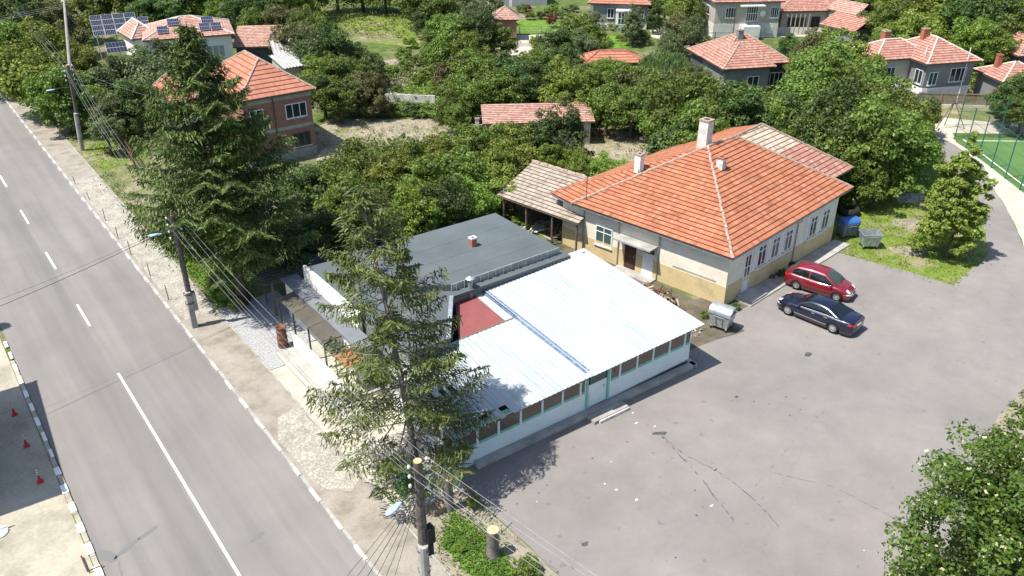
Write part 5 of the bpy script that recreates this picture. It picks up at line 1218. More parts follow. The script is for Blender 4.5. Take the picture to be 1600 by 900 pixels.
# rods along the pavement
for k, (px, py) in enumerate(((165, 345), (185, 373), (205, 398), (235, 431), (264, 469), (118, 288), (140, 313))):
    q = at(px, py, .1); h_ = (.95, .95, 1.05, .95, 1.1, .7, .7)[k]; m = MB(); m.tube([(q.x, q.y, .1), (q.x - .01 * k, q.y + .02, .1 + h_)], .028, 6)
    tag(m.build('rusty_rod', 'rust', loc=(q.x, q.y, .1)), ['third', 'fourth', 'fifth', 'sixth', 'seventh', 'first', 'second'][k] + ' thin rusty rod from the far end of the row standing in the pavement', 'rod', 'rusty rods in the pavement')
# cut trunks
for px, py, h_, r0, lb in ((770, 868, 1.45, .26, 'grey sawn-off tree trunk with a fresh orange cut, in the grass strip'), (702, 795, 1.75, .2, 'pale thin sawn-off trunk in the shade beside the sparse spruce')):
    q = at(px, py); t_ = thing('tree_stump', lb, 'tree stump', (q.x, q.y, 0)); m = MB(); m.tube([(0, 0, 0), (0, 0, .15), (0, 0, h_ * .5), (.02, 0, h_)], [r0 * 1.35, r0 * 1.05, r0, r0 * .95], 14, caps=False); m.build('trunk', 'grey_bark', t_, smooth=True)
    m = MB(); m.lathe([(r0 * .95, -.02), (r0 * .97, .0), (0, .01)], 14, (.02, 0, h_)); m.build('cut_top', 'cut_wood', t_)
q = at(684, 800); m = MB(); m.box(-.3, .3, -.2, .2, 0, .3); o = m.build('wooden_box', 'fence_wood'); o.location = (q.x, q.y, 0); tag(o, 'small reddish wooden box at the foot of the pale thin stump', 'box')
q = at(633, 768); m = MB(); rnd = random.Random(3)
m.grid([[(rr * math.cos(a) * (1 + .25 * math.sin(5 * a + z * 3)), rr * math.sin(a) * (1 + .25 * math.sin(3 * a + z)), z) for a in [2 * math.pi * j / 16 for j in range(17)]] for rr, z in ((.34, 0), (.32, .3), (.26, .7), (.20, 1.0), (.1, 1.2), (.01, 1.22))]); o = m.build('net_bundle', 'green_net', smooth=True); o.location = (q.x, q.y, 0); tag(o, 'dark green bundle of garden net standing under the sparse spruce', 'net bundle')
a, b = at(796, 815), at(738, 880); m = MB(); m.tube([(a.x - .4, a.y, .9), (a.x - 1.3, a.y - .5, .05)], .02, 5); tag(m.build('leaning_stick', 'plank', loc=(a.x, a.y, 0)), 'thin pale stick leaning against the orange-cut tree stump', 'stick')

# ---------------------------------------------------------------- poles, lamps, wires
def pole(label, base, top, h_stub, r=.15, lamp=None, box=False, ins=True, straps=True):
    b, tp = Vector(base), Vector(top); rt = thing('utility_pole', label, 'utility pole', b); d = tp - b
    m = MB(); m.hexa([(-.17, -.17, 0), (.17, -.17, 0), (.17, .17, 0), (-.17, .17, 0)], [(q[0] * .8 + d.x * h_stub / d.z, q[1] * .8 + d.y * h_stub / d.z, h_stub) for q in ((-.17, -.17), (.17, -.17), (.17, .17), (-.17, .17))])
    if h_stub > 3.2: m = MB(); m.tube([Vector((0, 0, 0)), d * (h_stub / d.z)], [.22, .19], 12)
    m.build('concrete_stub', 'concrete', rt)
    off = Vector((.1, .14, 0)); m = MB(); m.tube([d * ((h_stub * .55) / d.z) + off, d * .7 + off * .8, d + off * .7], [r * 1.1, r, r * .85], 10, caps=True); m.build('wooden_pole', 'pole_wood', rt, smooth=False)
    m = MB(); m.lathe([(r * .86, 0), (r * .84, .015), (0, .02)], 12, d + off * .7); m.build('cut_top', 'cut_wood', rt)
    if straps:
        for z in (h_stub * .7, h_stub * .95): m = MB(); p = d * (z / d.z) + off * .5; m.lathe([(.27 if h_stub < 3.2 else .235, z - .04), (.27 if h_stub < 3.2 else .235, z + .04)], 12, (d.x * z / d.z + .03, d.y * z / d.z + .04, 0)); m.build('strap', 'dark_steel', rt)
    if ins:
        for k in range(4):
            for sx_ in (-1, 1):
                p = d * ((d.z - .25 - k * .42) / d.z) + off * .7; m = MB(); e = p + Vector((sx_ * .34, 0, .10)); m.tube([p, p + Vector((sx_ * .33, 0, -.02)), e], .018, 5); i_ = m.build('bracket', 'dark_steel', rt)
                m = MB(); m.lathe([(.02, 0), (.06, .02), (.045, .06), (.06, .09), (.03, .14), (0, .15)], 10, e); m.build('insulator', 'porcelain', i_, smooth=True)
    if lamp:
        p = d * (lamp[0] / d.z) + off; e = p + Vector(lamp[1]); m = MB(); m.tube([p, p.lerp(e, .5) + Vector((0, 0, .1)), e], .03, 6); ar = m.build('lamp_arm', 'dark_steel', rt)
        dv = Vector(lamp[1]); dv.z = 0; dv.normalize(); m = MB(); rows = []
        for k, (t_, w_) in enumerate(((0, .05), (.1, .10), (.35, .15), (.6, .13), (.72, .04))):
            c_ = e + dv * t_; nn = Vector((-dv.y, dv.x, 0)); rows.append([c_ + nn * w_ * math.cos(a) + Vector((0, 0, w_ * .45 * math.sin(a))) for a in [2 * math.pi * j / 10 for j in range(11)]])
        m.grid(rows); o = m.build('street_lamp_head', 'lamp_blue', ar, smooth=True); fix_normals(o)
    if box: m = MB(); p = d * (1.4 / d.z); m.box(.17, .40, -.16, .16, 1.1, 2.3); m.build('meter_box', 'dull_steel', rt)
    return rt
A0 = Vector((10.3, 18.8, .1)); A1 = at(652, 724, 8.1); B0 = Vector((10.5, 45.4, .1)); B1 = at(268, 338, 7.4); C0_ = Vector((12.75, 83.0, .01)); C1 = at(105, 102, 8.0)
pole('nearest wooden pole with sawn top and white insulators on a round concrete post', A0, A1, 4.2, .17, (6.6, (-.9, -.3, .25)))
m = MB(); m.box(.12, .42, -.22, .10, 4.0, 4.7); m.box(.14, .34, -.2, .05, 3.45, 3.95); o = m.build('junction_box', 'black_plastic', bpy.data.objects['utility_pole']); o.location = (0, 0, .2)
pole('wooden pole at the kerb with pale street lamp and grey meter box', B0, B1, 2.4, .15, (6.2, (-.75, .15, .1)), True, straps=True)
pole('wooden pole on a grey concrete base in the grass at the far left', C0_, C1, 3.6, .15, (5.9, (-1.4, .0, .1)))
q0 = at(212, 265); tall = at(98, -5, 14.0); D0 = Vector((12.9, 100.0, 0)); 
m = MB(); P0 = at(118, 205); m.tube([(P0.x, P0.y, 0), at(100, 0, 11.0)], [.22, .12], 8); tag(m.build('tall_mast', 'concrete', loc=(P0.x, P0.y, 0)), 'tall grey mast rising above the trees behind the farthest wooden pole', 'pole')
q = at(191, 232); m = MB(); m.tube([(q.x, q.y, 0), at(180, 178, 3.6)], .12, 6); tag(m.build('leaning_post', 'old_wood', loc=(q.x, q.y, 0)), 'short dark leaning post at the rusty fence left of the big spruce', 'post')
q = at(212, 264); m = MB(); m.tube([(q.x, q.y, 0), (q.x, q.y, 1.8)], .07, 6); tag(m.build('fence_end_post', 'rust_brown', loc=(q.x, q.y, 0)), 'dark end post of the rusty fence nearest the street', 'post')
q = at(1035, 50); m = MB(); m.tube([(q.x, q.y, 0), (q.x, q.y, 6)], .09, 6); tag(m.build('utility_pole', 'pole_wood', loc=(q.x, q.y, 0)), 'slim wooden pole beside the teal railing at the top', 'utility pole')
q = at(1144, 62); m = MB(); m.tube([(q.x, q.y, 0), (q.x, q.y, 5)], .08, 6); tag(m.build('utility_pole', 'pole_wood', loc=(q.x, q.y, 0)), 'slim wooden pole behind the worn red hip roof', 'utility pole')
def wire(a, b, sag, rad, mat, label, name='overhead_wire', grp='overhead wires along the street'):
    a, b = Vector(a), Vector(b); n = 22; m = MB()
    m.tube([a.lerp(b, k / n) - Vector((0, 0, sag * 4 * (k / n) * (1 - k / n))) for k in range(n + 1)], rad * .62, 4)
    return tag(m.build(name, mat, loc=tuple(a)), label, 'wire', grp)
offs = [(-.34, -.25), (.34, -.25), (-.34, -.67), (.34, -.67), (.34, -1.5)]
od = ['first', 'second', 'third', 'fourth', 'fifth', 'sixth', 'seventh', 'eighth']
for k, (dx, dz) in enumerate(offs):
    o_ = Vector((dx + .07, .1, dz + .25))
    wire(A1 + o_, B1 + o_, .55 + .1 * k, .013, 'wire_metal', od[k] + ' wire from the top between nearest pole and lamp pole')
    wire(B1 + o_, C1 + o_, .9 + .1 * k, .014, 'wire_metal', od[k] + ' wire from the top between lamp pole and far left pole')
    far = Vector((12.0, -18.0, 8.0)) + Vector((dx * 1.6, 0, dz)); wire(A1 + o_, far + Vector((5 + k * .3, 0, 0)), .5, .013, 'wire_metal', od[k] + ' wire from the top between nearest pole and bottom right corner')
    wire(C1 + o_, C1 + Vector((3 + dx, 48, dz)), .8, .014, 'wire_metal', od[k] + ' wire from the top running on from the far left pole')
for k in range(6):
    wire(A1 + Vector((-.2, 0, -1.2 - .12 * k)), (A1 + Vector((-.2, 0, -1.2))).lerp(at(530 + 15 * k, 905, 7.2), 4.0), .3, .014 if k != 2 else .02, 'wire_dark', od[k] + ' dark service wire fanning from the nearest pole toward the bottom left', grp='service wires over the street')
wire(B1 + Vector((0, 0, -.6)), Vector((-9, 40.5, 6.0)), .5, .024, 'wire_dark', 'thick dark cable crossing the street from the lamp pole to the left', grp='cables crossing the street')
wire(B1 + Vector((0, 0, -.5)), Vector((-9, 41.6, 6.3)), .6, .012, 'wire_dark', 'thin dark cable crossing the street just above the thick one', grp='cables crossing the street')
wire(B1 + Vector((.2, 0, -.3)), at(370, 160, 7), .3, .012, 'wire_metal', 'pale service wire from the lamp pole to the brick house')
wire(C1 + Vector((.1, 0, -.2)), at(315, 170, 4.2), .4, .013, 'wire_metal', 'pale service wire from the far left pole into the dark spruce')
wire(at(102, 20, 10.5), at(195, 100, 5), .4, .02, 'wire_metal', 'pale slack wire descending from the tall mast to the trees')
for k in range(3): wire(at(100, 6 + k * 3, 10.6 - k * .3), Vector((-12, 100 + k, 10 - k * .3)), .8, .015, 'wire_metal', od[k] + ' wire from the top leading left from the tall mast', grp='wires left of the tall mast')
# ---------------------------------------------------------------- vegetation
def quads_mesh(name, V, mats, mi=None):
    """V: (n,4,3) array -> one mesh of leaf faces"""
    n = len(V); me = bpy.data.meshes.new(name); me.vertices.add(n * 4); me.vertices.foreach_set('co', V.astype(np.float32).ravel())
    me.loops.add(n * 4); me.loops.foreach_set('vertex_index', np.arange(n * 4, dtype=np.int32))
    me.polygons.add(n); me.polygons.foreach_set('loop_start', np.arange(n, dtype=np.int32) * 4); me.polygons.foreach_set('loop_total', np.full(n, 4, np.int32))
    for mt in mats: me.materials.append(MATS[mt])
    if mi is not None: me.polygons.foreach_set('material_index', mi.astype(np.int32))
    me.update(calc_edges=True); me.validate(); return me
def unit(a): return a / np.maximum(1e-9, np.linalg.norm(a, axis=-1, keepdims=True))
def leaf_quads(C, N, size, rng, aspect=.62, jag=.25):
    n = len(C); r = rng.normal(size=(n, 3)); U = unit(np.cross(N, r)); W = np.cross(N, U); s = size * rng.uniform(.6, 1.35, (n, 1))
    a = U * s * .5; b = W * s * .5 * aspect
    V = np.stack([C - a - b * rng.uniform(.2, 1, (n, 1)), C + a * .7 - b, C + a * rng.uniform(.8, 1.15, (n, 1)) + b * rng.uniform(.1, 1, (n, 1)), C - a * .5 + b], 1)
    return V
def crown(name, seed, R_=3.0, zs=.85, clumps=85, per=120, leaf=.24, mats=('leaf_mid',), cone=0., cr=(.20, .34), low=-.75, flat=0., bract=0.):
    rng = np.random.default_rng(seed); Cs = []
    while len(Cs) < clumps:
        p = rng.normal(size=3); p /= np.linalg.norm(p)
        if p[2] < low: continue
        p *= rng.uniform(.45, 1.0) ** .6
        p *= 1 + .34 * math.sin(p[0] * 4 + seed) * math.cos(p[1] * 5 + seed * 2 + p[2] * 3)
        if cone: f = 1 - cone * (p[2] + 1) / 2; p[0] *= f; p[1] *= f
        Cs.append(p)
    Cs = np.array(Cs) * R_; Cs[:, 2] *= zs
    rad = rng.uniform(*cr, clumps) * R_
    if cone: rad *= np.clip(1 - cone * .55 * (Cs[:, 2] / (R_ * zs) + 1) / 2, .25, 1)
    idx = np.repeat(np.arange(clumps), per); n = len(idx)
    d = unit(rng.normal(size=(n, 3))); d[:, 2] = np.abs(d[:, 2]) * np.where(rng.random(n) < .72, 1, -1)
    rr = rng.uniform(.55, 1.08, (n, 1)) ** .7 * (1 + .25 * rng.normal(size=(n, 1)) * .4)
    P = Cs[idx] + d * rr * rad[idx][:, None] * np.array([1.1, 1.1, .72])
    N = unit(d + rng.normal(size=(n, 3)) * .55 + np.array([0, 0, .45]))
    V = leaf_quads(P, N, leaf, rng)
    mi = None
    if bract: mi = (rng.random(n) < bract).astype(int)
    return quads_mesh(name, V, mats if not bract else (mats[0], 'bract'), mi)
def willow_crown(name, seed, R_=3.2):
    rng = np.random.default_rng(seed); Vs = []
    for k in range(330):
        a = rng.uniform(0, 6.283); r = R_ * math.sqrt(rng.random()); z0 = 2.4 * math.sqrt(max(0, 1 - (r / R_) ** 2 * .8)) + rng.uniform(-.3, .2)
        L_ = rng.uniform(1.2, 3.2) * (.5 + .6 * r / R_); m = int(L_ / .07); t = np.linspace(0, 1, m)[:, None]
        base = np.array([[r * math.cos(a), r * math.sin(a), z0]]); out = np.array([[math.cos(a), math.sin(a), 0]])
        P = base + out * t * .35 + np.array([[0, 0, -L_]]) * t + rng.normal(size=(m, 3)) * .05
        n = len(P); ax = unit(np.array([[0, 0, -1.]]) + rng.normal(size=(n, 3)) * .35); W = unit(np.cross(ax, rng.normal(size=(n, 3)))); s = .15; w = .03
        Vs.append(np.stack([P - ax * s - W * w, P + ax * s - W * w, P + ax * s + W * w, P - ax * s + W * w], 1))
    return quads_mesh(name, np.concatenate(Vs), ('leaf_willow',))
def spruce(name, label, loc, H_, R0, seed, needle, sparse=1., lean=(0, 0), z0=1.0, step=.42, spray=.26, tr=.22, power=.8, gap=.0, bark='bark', lowf=.8):
    rng = np.random.default_rng(seed); root = thing(name, label, 'spruce tree', loc)
    def ax(z): t = z / H_; return np.array([lean[0] * t ** 1.3, lean[1] * t ** 1.3, z])
    m = MB(); m.tube([tuple(ax(H_ * k / 10)) for k in range(11)], [tr * (1 - .93 * k / 10) + (.08 if k == 0 else 0) for k in range(11)], 10); m.build('trunk', bark, root, smooth=True)
    Vs = []; br = MB(); z = z0
    while z < H_ - .15:
        t = z / H_; Rz = R0 * (1 - t) ** power * (min(1, lowf + 2.4 * t)); nb = int(rng.integers(5, 8) if t < .85 else 5); a0 = rng.uniform(0, 6.28)
        for b in range(nb):
            if rng.random() < gap: continue
            a = a0 + 6.283 * b / nb + rng.normal() * .22; L_ = Rz * rng.uniform(.55, 1.18)
            droop = rng.uniform(.12, .38) * (1.1 - t * .8); m_ = max(4, int(L_ / .13 * sparse)); s = np.linspace(.2 if sparse > .9 else .42, 1, m_)[:, None]
            if sparse <= .9 and rng.random() < .25: s = np.linspace(.6, 1, m_)[:, None]
            o = ax(z + rng.uniform(-.15, .15)); dr = np.array([math.cos(a), math.sin(a), 0]); sd = np.array([-math.sin(a), math.cos(a), 0])
            zz = -droop * L_ * np.sin(s * 1.9) + .30 * L_ * np.maximum(0, s - .55) ** 1.5 + (.25 * t) * L_ * s
            P = o + dr * L_ * s + np.concatenate([np.zeros_like(zz), np.zeros_like(zz), zz], 1)
            if H_ > 5:
                q = [0, m_ // 3, 2 * m_ // 3, m_ - 1]; br.tube([tuple(o)] + [tuple(P[i]) for i in q], [.045 * (1 - t * .6), .04 * (1 - t * .6), .028, .016, .006], 4, caps=False)
            for side_ in (-1, 1):
                tw = .40 * L_ * (1.08 - s) ** .7 * rng.uniform(.7, 1.25, (m_, 1)) * np.minimum(1, s * 2.2) + .12
                steps = 4
                for j in range(steps):
                    f = (j + .6) / steps; C = P + sd * side_ * tw * f + dr * tw * f * .55 - np.array([[0, 0, 1]]) * tw * f * f * .45 + rng.normal(size=(m_, 3)) * .035
                    A = unit(sd * side_ + dr * .6 + np.array([0, 0, -.55]) + rng.normal(size=(m_, 3)) * .3); W = unit(np.cross(A, rng.normal(size=(m_, 3)) * .6 + np.array([0, 0, 1])))
                    sl = spray * rng.uniform(.6, 1.2, (m_, 1)) * .62; sw = spray * .17 * rng.uniform(.7, 1.4, (m_, 1))
                    Vs.append(np.stack([C - A * sl - W * sw, C + A * sl - W * sw * .5, C + A * sl * 1.1 + W * sw * .5, C - A * sl + W * sw], 1))
                # hanging twigs
                C = P + sd * side_ * tw * .4 + np.array([[0, 0, -.16]]) * rng.uniform(.5, 2.2, (m_, 1)) + rng.normal(size=(m_, 3)) * .05; A = unit(np.array([[0, 0, -1.]]) + rng.normal(size=(m_, 3)) * .25); W = unit(np.cross(A, rng.normal(size=(m_, 3))))
                sl, sw = spray * .7, spray * .15
                Vs.append(np.stack([C - A * sl - W * sw, C + A * sl - W * sw * .3, C + A * sl + W * sw * .3, C - A * sl + W * sw], 1))
        z += step * (1 - .45 * t) * rng.uniform(.8, 1.2)
    V = np.concatenate(Vs); o = bpy.data.objects.new('foliage', quads_mesh('foliage', V, (needle,))); col.objects.link(o); o.parent = root
    br.build('branches', bark, root); return root
# the two spruces of the front
spruce('spruce_tree', 'sparse olive green spruce with bare trunk at the corner of the white roof', (14.35, 26.2, 0), 14.3, 4.4, 11, 'needle_olive', .78, (-1.1, .9), 1.7, .50, .19, .19, .53, .27, 'grey_bark', lowf=.38)
spruce('spruce_tree', 'tall dense dark green spruce in front of the brick house', (14.0, 46.6, 0), 17.3, 7.3, 21, 'needle_dark', 1.15, (-.3, .2), 4.2, .46, .22, .34, .74, .14, lowf=.08)
spruce('spruce_tree', 'young spruce left of the street, only its shade lies on the road', (-3.0, 53.6, 0), 9.0, 2.0, 51, 'needle_dark', .9, (0, 0), 1.0, .5, .3, .16, .8, .0)
q = at(1640, 668); spruce('small_conifer', 'small olive conifer just entering at the right edge above the big leafy tree', (q.x, q.y, 0), 4.2, 1.9, 31, 'needle_olive', 1.0, (0, 0), .4, .34, .2, .1, .8, .0)
# broad-leaved crowns: a few shapes shared by many trees
PR = [crown('crown', 1, leaf=.24, clumps=80, cr=(.13, .36)), crown('crown', 2, zs=1.0, leaf=.21, clumps=120, per=105, cr=(.10, .28)), crown('crown', 3, zs=.8, leaf=.26, clumps=66, per=150, cr=(.16, .38)), crown('crown', 4, zs=1.25, cone=.35, leaf=.22, clumps=110, per=100, cr=(.12, .28)), crown('crown', 5, zs=.92, leaf=.19, clumps=150, per=95, cr=(.09, .24))]
BU = [crown('foliage', 11, R_=1.2, zs=.8, clumps=34, per=70, leaf=.17, low=-.3), crown('foliage', 12, R_=1.2, zs=1.0, clumps=34, per=70, leaf=.15, low=-.4)]
KM = dict(m='leaf_mid', d='leaf_dark', y='leaf_yellow', b='leaf_bright', g='leaf_grey', o='leaf_olive')
KW = dict(m='green', d='dark green', y='yellow-green', b='bright green', g='grey-green', o='olive')
trk = MB(); trk.tube([(0, 0, 0), (.05, .02, .4), (0, .05, .75), (.03, 0, 1.1)], [.2, .15, .12, .07], 8)
for a in (0, 1.3, 2.5, 3.6, 5): trk.tube([(0, .03, .55), (.3 * math.cos(a), .3 * math.sin(a), .9), (.62 * math.cos(a), .62 * math.sin(a), 1.3)], [.08, .05, .02], 5, caps=False)
trunk_me = trk.build('trunk', 'bark'); trunk_data = trunk_me.data; bpy.data.objects.remove(trunk_me)
cnt = [0]
def tree(px, py, r, k, label, group, hc=None, shape=None, zs=1.0):
    cnt[0] += 1; n = cnt[0]; rnd = random.Random(n * 17)
    hc = hc if hc else r * .80 + 1.0; p = at(px, py, hc); s = r / 3.0
    rt = thing('broadleaf_tree', label, 'tree', (p.x, p.y, 0), rnd.uniform(0, 6.28), group)
    me = PR[shape if shape is not None else rnd.choice((0, 1, 2, 4, 1, 0))]
    c = bpy.data.objects.new('crown', me); col.objects.link(c); c.parent = rt; c.location = (0, 0, hc); c.scale = (s * rnd.uniform(.86, 1.14), s * rnd.uniform(.86, 1.14), s * zs * rnd.uniform(.82, 1.2)); c.rotation_euler = (rnd.uniform(-.2, .2), rnd.uniform(-.2, .2), 0)
    c.material_slots[0].link = 'OBJECT'; c.material_slots[0].material = MATS[KM[k]]
    t_ = bpy.data.objects.new('trunk', trunk_data); col.objects.link(t_); t_.parent = rt; t_.scale = (s * 1.2 + .2, s * 1.2 + .2, hc * .9)
    return rt
ORD = ['first', 'second', 'third', 'fourth', 'fifth', 'sixth', 'seventh', 'eighth', 'ninth', 'tenth', 'eleventh', 'twelfth', 'thirteenth', 'fourteenth', 'fifteenth', 'sixteenth']
def row(where, lst, group):
    for i, a in enumerate(sorted(lst, key=lambda t: t[0])):
        px, py, r, k = a[:4]; tree(px, py, r, k, '%s tree, %s from left %s' % (KW[k], ORD[i], where), group, *a[4:])
row('in the first row behind the flat roof', [(450, 395, 1.8, 'd'), (500, 372, 2.0, 'd'), (535, 335, 2.2, 'm'), (590, 325, 2.2, 'm'), (645, 345, 2.1, 'b'), (690, 328, 2.0, 'd'), (735, 318, 1.6, 'b')], 'trees behind the grey flat roof')
row('in the second row behind the flat roof', [(475, 305, 2.1, 'd'), (515, 292, 2.0, 'm'), (565, 270, 2.4, 'm'), (615, 285, 2.4, 'y'), (665, 288, 2.4, 'm'), (715, 285, 2.2, 'm'), (765, 290, 1.9, 'y'), (795, 262, 2.1, 'y')], 'trees behind the grey flat roof')
row('in the row just below the dry clearing', [(530, 280, 1.5, 'd'), (585, 264, 1.6, 'm'), (635, 257, 1.8, 'm'), (688, 246, 2.0, 'y'), (745, 235, 2.2, 'm'), (790, 228, 2.2, 'y')], 'trees behind the grey flat roof')
row('in the clump behind the old shed roof', [(835, 222, 2.2, 'd'), (875, 218, 2.4, 'd'), (862, 250, 1.5, 'b'), (905, 262, 1.4, 'b'), (948, 266, 1.5, 'b'), (805, 300, 1.3, 'y')], 'bushy trees behind the old shed')
row('in the near row by the far street', [(15, 95, 3.6, 'm'), (55, 130, 3.4, 'y'), (95, 155, 3.0, 'm'), (75, 95, 3.4, 'y'), (135, 120, 2.6, 'y'), (120, 150, 2.6, 'd')], 'trees left of the solar house')
row('in the far row by the far street', [(10, 40, 4.2, 'd'), (45, 45, 3.6, 'd'), (45, 78, 3.4, 'y'), (85, 50, 3.2, 'o'), (112, 95, 3.0, 'y'), (122, 30, 2.8, 'y'), (165, -4, 3.6, 'm'), (205, -4, 3.6, 'y'), (250, 16, 3.4, 'd'), (22, 8, 4.5, 'm'), (275, 5, 3.8, 'b')], 'trees left of the solar house')
row('among the trees before the solar house', [(160, 142, 2.6, 'g'), (195, 132, 2.7, 'g'), (228, 112, 2.4, 'g'), (248, 128, 3.0, 'g'), (215, 165, 2.6, 'd'), (180, 170, 2.2, 'g'), (150, 165, 1.9, 'b'), (265, 100, 2.4, 'g'), (290, 120, 2.6, 'd'), (165, 205, 1.6, 'g')], 'grey-green trees before the solar house')
row('in the belt above the brick house', [(310, 5, 3.4, 'b'), (345, 22, 2.6, 'b'), (378, 28, 3.2, 'd'), (412, 20, 3.4, 'd'), (402, 45, 2.6, 'm'), (440, 38, 3.2, 'o'), (458, 68, 2.8, 'o'), (425, 15, 3.4, 'y'), (468, 48, 2.6, 'm'), (470, 18, 2.6, 'y')], 'trees behind the brick house')
row('right of the corrugated sheds', [(492, 80, 2.6, 'd'), (498, 62, 2.6, 'm'), (515, 92, 2.6, 'd'), (545, 90, 2.0, 'd'), (545, 120, 2.1, 'm'), (520, 125, 2.4, 'm'), (505, 146, 2.1, 'd'), (530, 152, 2.1, 'm'), (558, 142, 2.1, 'o'), (582, 150, 1.7, 'o'), (580, 108, 1.7, 'd'), (505, 118, 2.2, 'b')], 'trees right of the brick house')
row('in the top strip above the garden plot', [(455, -8, 4.0, 'm'), (525, -22, 4.0, 'y'), (565, -20, 3.5, 'm'), (600, -18, 3.6, 'm'), (632, -16, 3.4, 'y'), (660, -2, 3.6, 'm'), (700, -8, 4.2, 'y'), (740, -4, 4.0, 'o')], 'trees along the top edge')
row('in the upper centre wood', [(668, 28, 2.3, 'd'), (690, 22, 3.0, 'm'), (682, 54, 2.2, 'm'), (705, 52, 3.0, 'm'), (738, 28, 3.0, 'g'), (745, 58, 2.8, 'd'), (700, 85, 3.0, 'm'), (690, 84, 2.0, 'm'), (785, 66, 1.9, 'm', None, 3), (738, 92, 2.6, 'y'), (675, 4, 3, 'd')], 'trees of the centre wood')
row('in the lower centre wood', [(715, 120, 2.5, 'o'), (740, 120, 2.8, 'm'), (785, 118, 2.6, 'd'), (815, 130, 2.6, 'd'), (765, 138, 2.4, 'm'), (722, 152, 2.5, 'm'), (812, 146, 2.0, 'd'), (842, 140, 2.2, 'd'), (706, 170, 1.7, 'm'), (738, 165, 1.4, 'b'), (790, 150, 2.0, 'm'), (714, 182, 1.4, 'm')], 'trees of the centre wood')
row('in the group left of the grey house', [(872, 64, 1.5, 'g'), (872, 76, 2.4, 'd', None, 1), (905, 50, 2.4, 'm'), (925, 42, 2.0, 'o'), (885, 96, 1.8, 'd'), (912, 72, 1.9, 'g'), (928, 60, 1.9, 'm'), (834, 92, 1.2, 'y'), (815, 110, 1.4, 'm'), (842, 108, 1.9, 'm')], 'garden trees left of the grey house')
row('below the orange garden shelter', [(870, 125, 2.2, 'y'), (905, 122, 2.0, 'm'), (940, 118, 1.9, 'b'), (975, 120, 2.0, 'b'), (885, 152, 2.4, 'y'), (925, 145, 2.2, 'm'), (962, 146, 2.2, 'm'), (1000, 150, 2.4, 'o'), (948, 170, 2.1, 'm'), (988, 172, 2.2, 'm'), (880, 170, 1.5, 'o')], 'trees below the orange shelter')
row('in the mass behind the roof chimneys', [(1035, 158, 2.8, 'm'), (1068, 145, 2.8, 'o'), (1095, 158, 2.6, 'm'), (1045, 200, 2.6, 'm'), (1065, 190, 3.2, 'm'), (1105, 185, 3.3, 'm'), (1138, 192, 2.3, 'm'), (1150, 200, 3.0, 'd'), (1060, 232, 2.4, 'd'), (1080, 228, 2.8, 'm'), (1178, 200, 2.0, 'm'), (1082, 122, 1.8, 'm'), (1066, 252, 2.0, 'm'), (1190, 162, .9, 'y')], 'tall trees behind the orange school roof')
row('right of the worn red hip roof', [(1232, 76, 1.6, 'd'), (1268, 88, 2.6, 'o'), (1305, 85, 2.6, 'y'), (1265, 125, 2.2, 'm'), (1285, 112, 3.6, 'm'), (1325, 105, 3.2, 'y'), (1342, 122, 2.4, 'y'), (1268, 160, 3.0, 'm'), (1305, 150, 3.5, 'm'), (1345, 150, 3.0, 'm'), (1200, 180, 2.1, 'm')], 'trees right of the hip-roofed house')
row('in the mass beyond the annex roof', [(1205, 188, 2.8, 'm'), (1240, 200, 3.0, 'm'), (1285, 200, 3.5, 'd'), (1330, 195, 3.6, 'm'), (1375, 185, 3.2, 'm'), (1410, 205, 2.8, 'y'), (1300, 240, 2.8, 'd'), (1345, 238, 3.4, 'm'), (1390, 235, 3.2, 'm'), (1425, 180, 2.2, 'g'), (1345, 265, 2.4, 'm'), (1425, 235, 2.0, 'm'), (1440, 178, 1.8, 'm'), (1260, 218, 2.6, 'm')], 'trees beyond the school roof')
row('in the gardens above the hip roof', [(990, 42, 1.9, 'g', None, 3), (1022, 28, 1.6, 'd', None, 3), (1065, 12, 2.8, 'y'), (1085, 18, 2.4, 'm'), (1065, 50, 2.6, 'o'), (1085, 62, 2.2, 'g'), (1048, 72, 1.8, 'g'), (1040, 4, 2.6, 'm'), (955, 0, 1.8, 'm')], 'garden trees at the top')
row('on the lower edge of the slope', [(1395, 70, 2.2, 'm'), (1425, 58, 3.0, 'y'), (1460, 50, 2.8, 'y'), (1495, 52, 2.6, 'm'), (1525, 68, 3.0, 'b'), (1556, 80, 2.6, 'm'), (1572, 68, 3.4, 'm'), (1600, 55, 3.6, 'y')], 'trees on the wooded slope')
row('on the wooded slope, middle belt', [(1390, 42, 3.0, 'm'), (1410, 30, 3.6, 'y'), (1445, 28, 3.6, 'm'), (1480, 30, 4.0, 'y'), (1512, 38, 4.0, 'd'), (1545, 45, 4.0, 'd'), (1580, 38, 4.0, 'm'), (1612, 30, 4.0, 'm')], 'trees on the wooded slope')
row('on the wooded slope, top belt', [(1372, 8, 3.4, 'm'), (1400, 0, 4.2, 'b'), (1440, -2, 4.5, 'y'), (1478, 2, 4.5, 'm'), (1510, 6, 4.8, 'd'), (1550, 8, 4.8, 'd'), (1592, 5, 4.8, 'm'), (1340, -8, 4.0, 'm'), (1625, 5, 4.8, 'y'), (1420, -18, 5, 'm'), (1500, -22, 5, 'd'), (1570, -20, 5, 'm')], 'trees on the wooded slope')
row('right of the picket fence', [(1585, 160, 2.0, 'd'), (1600, 145, 2.2, 'm'), (1565, 152, 1.4, 'm'), (1600, 175, 1.8, 'm')], 'trees by the picket fence')
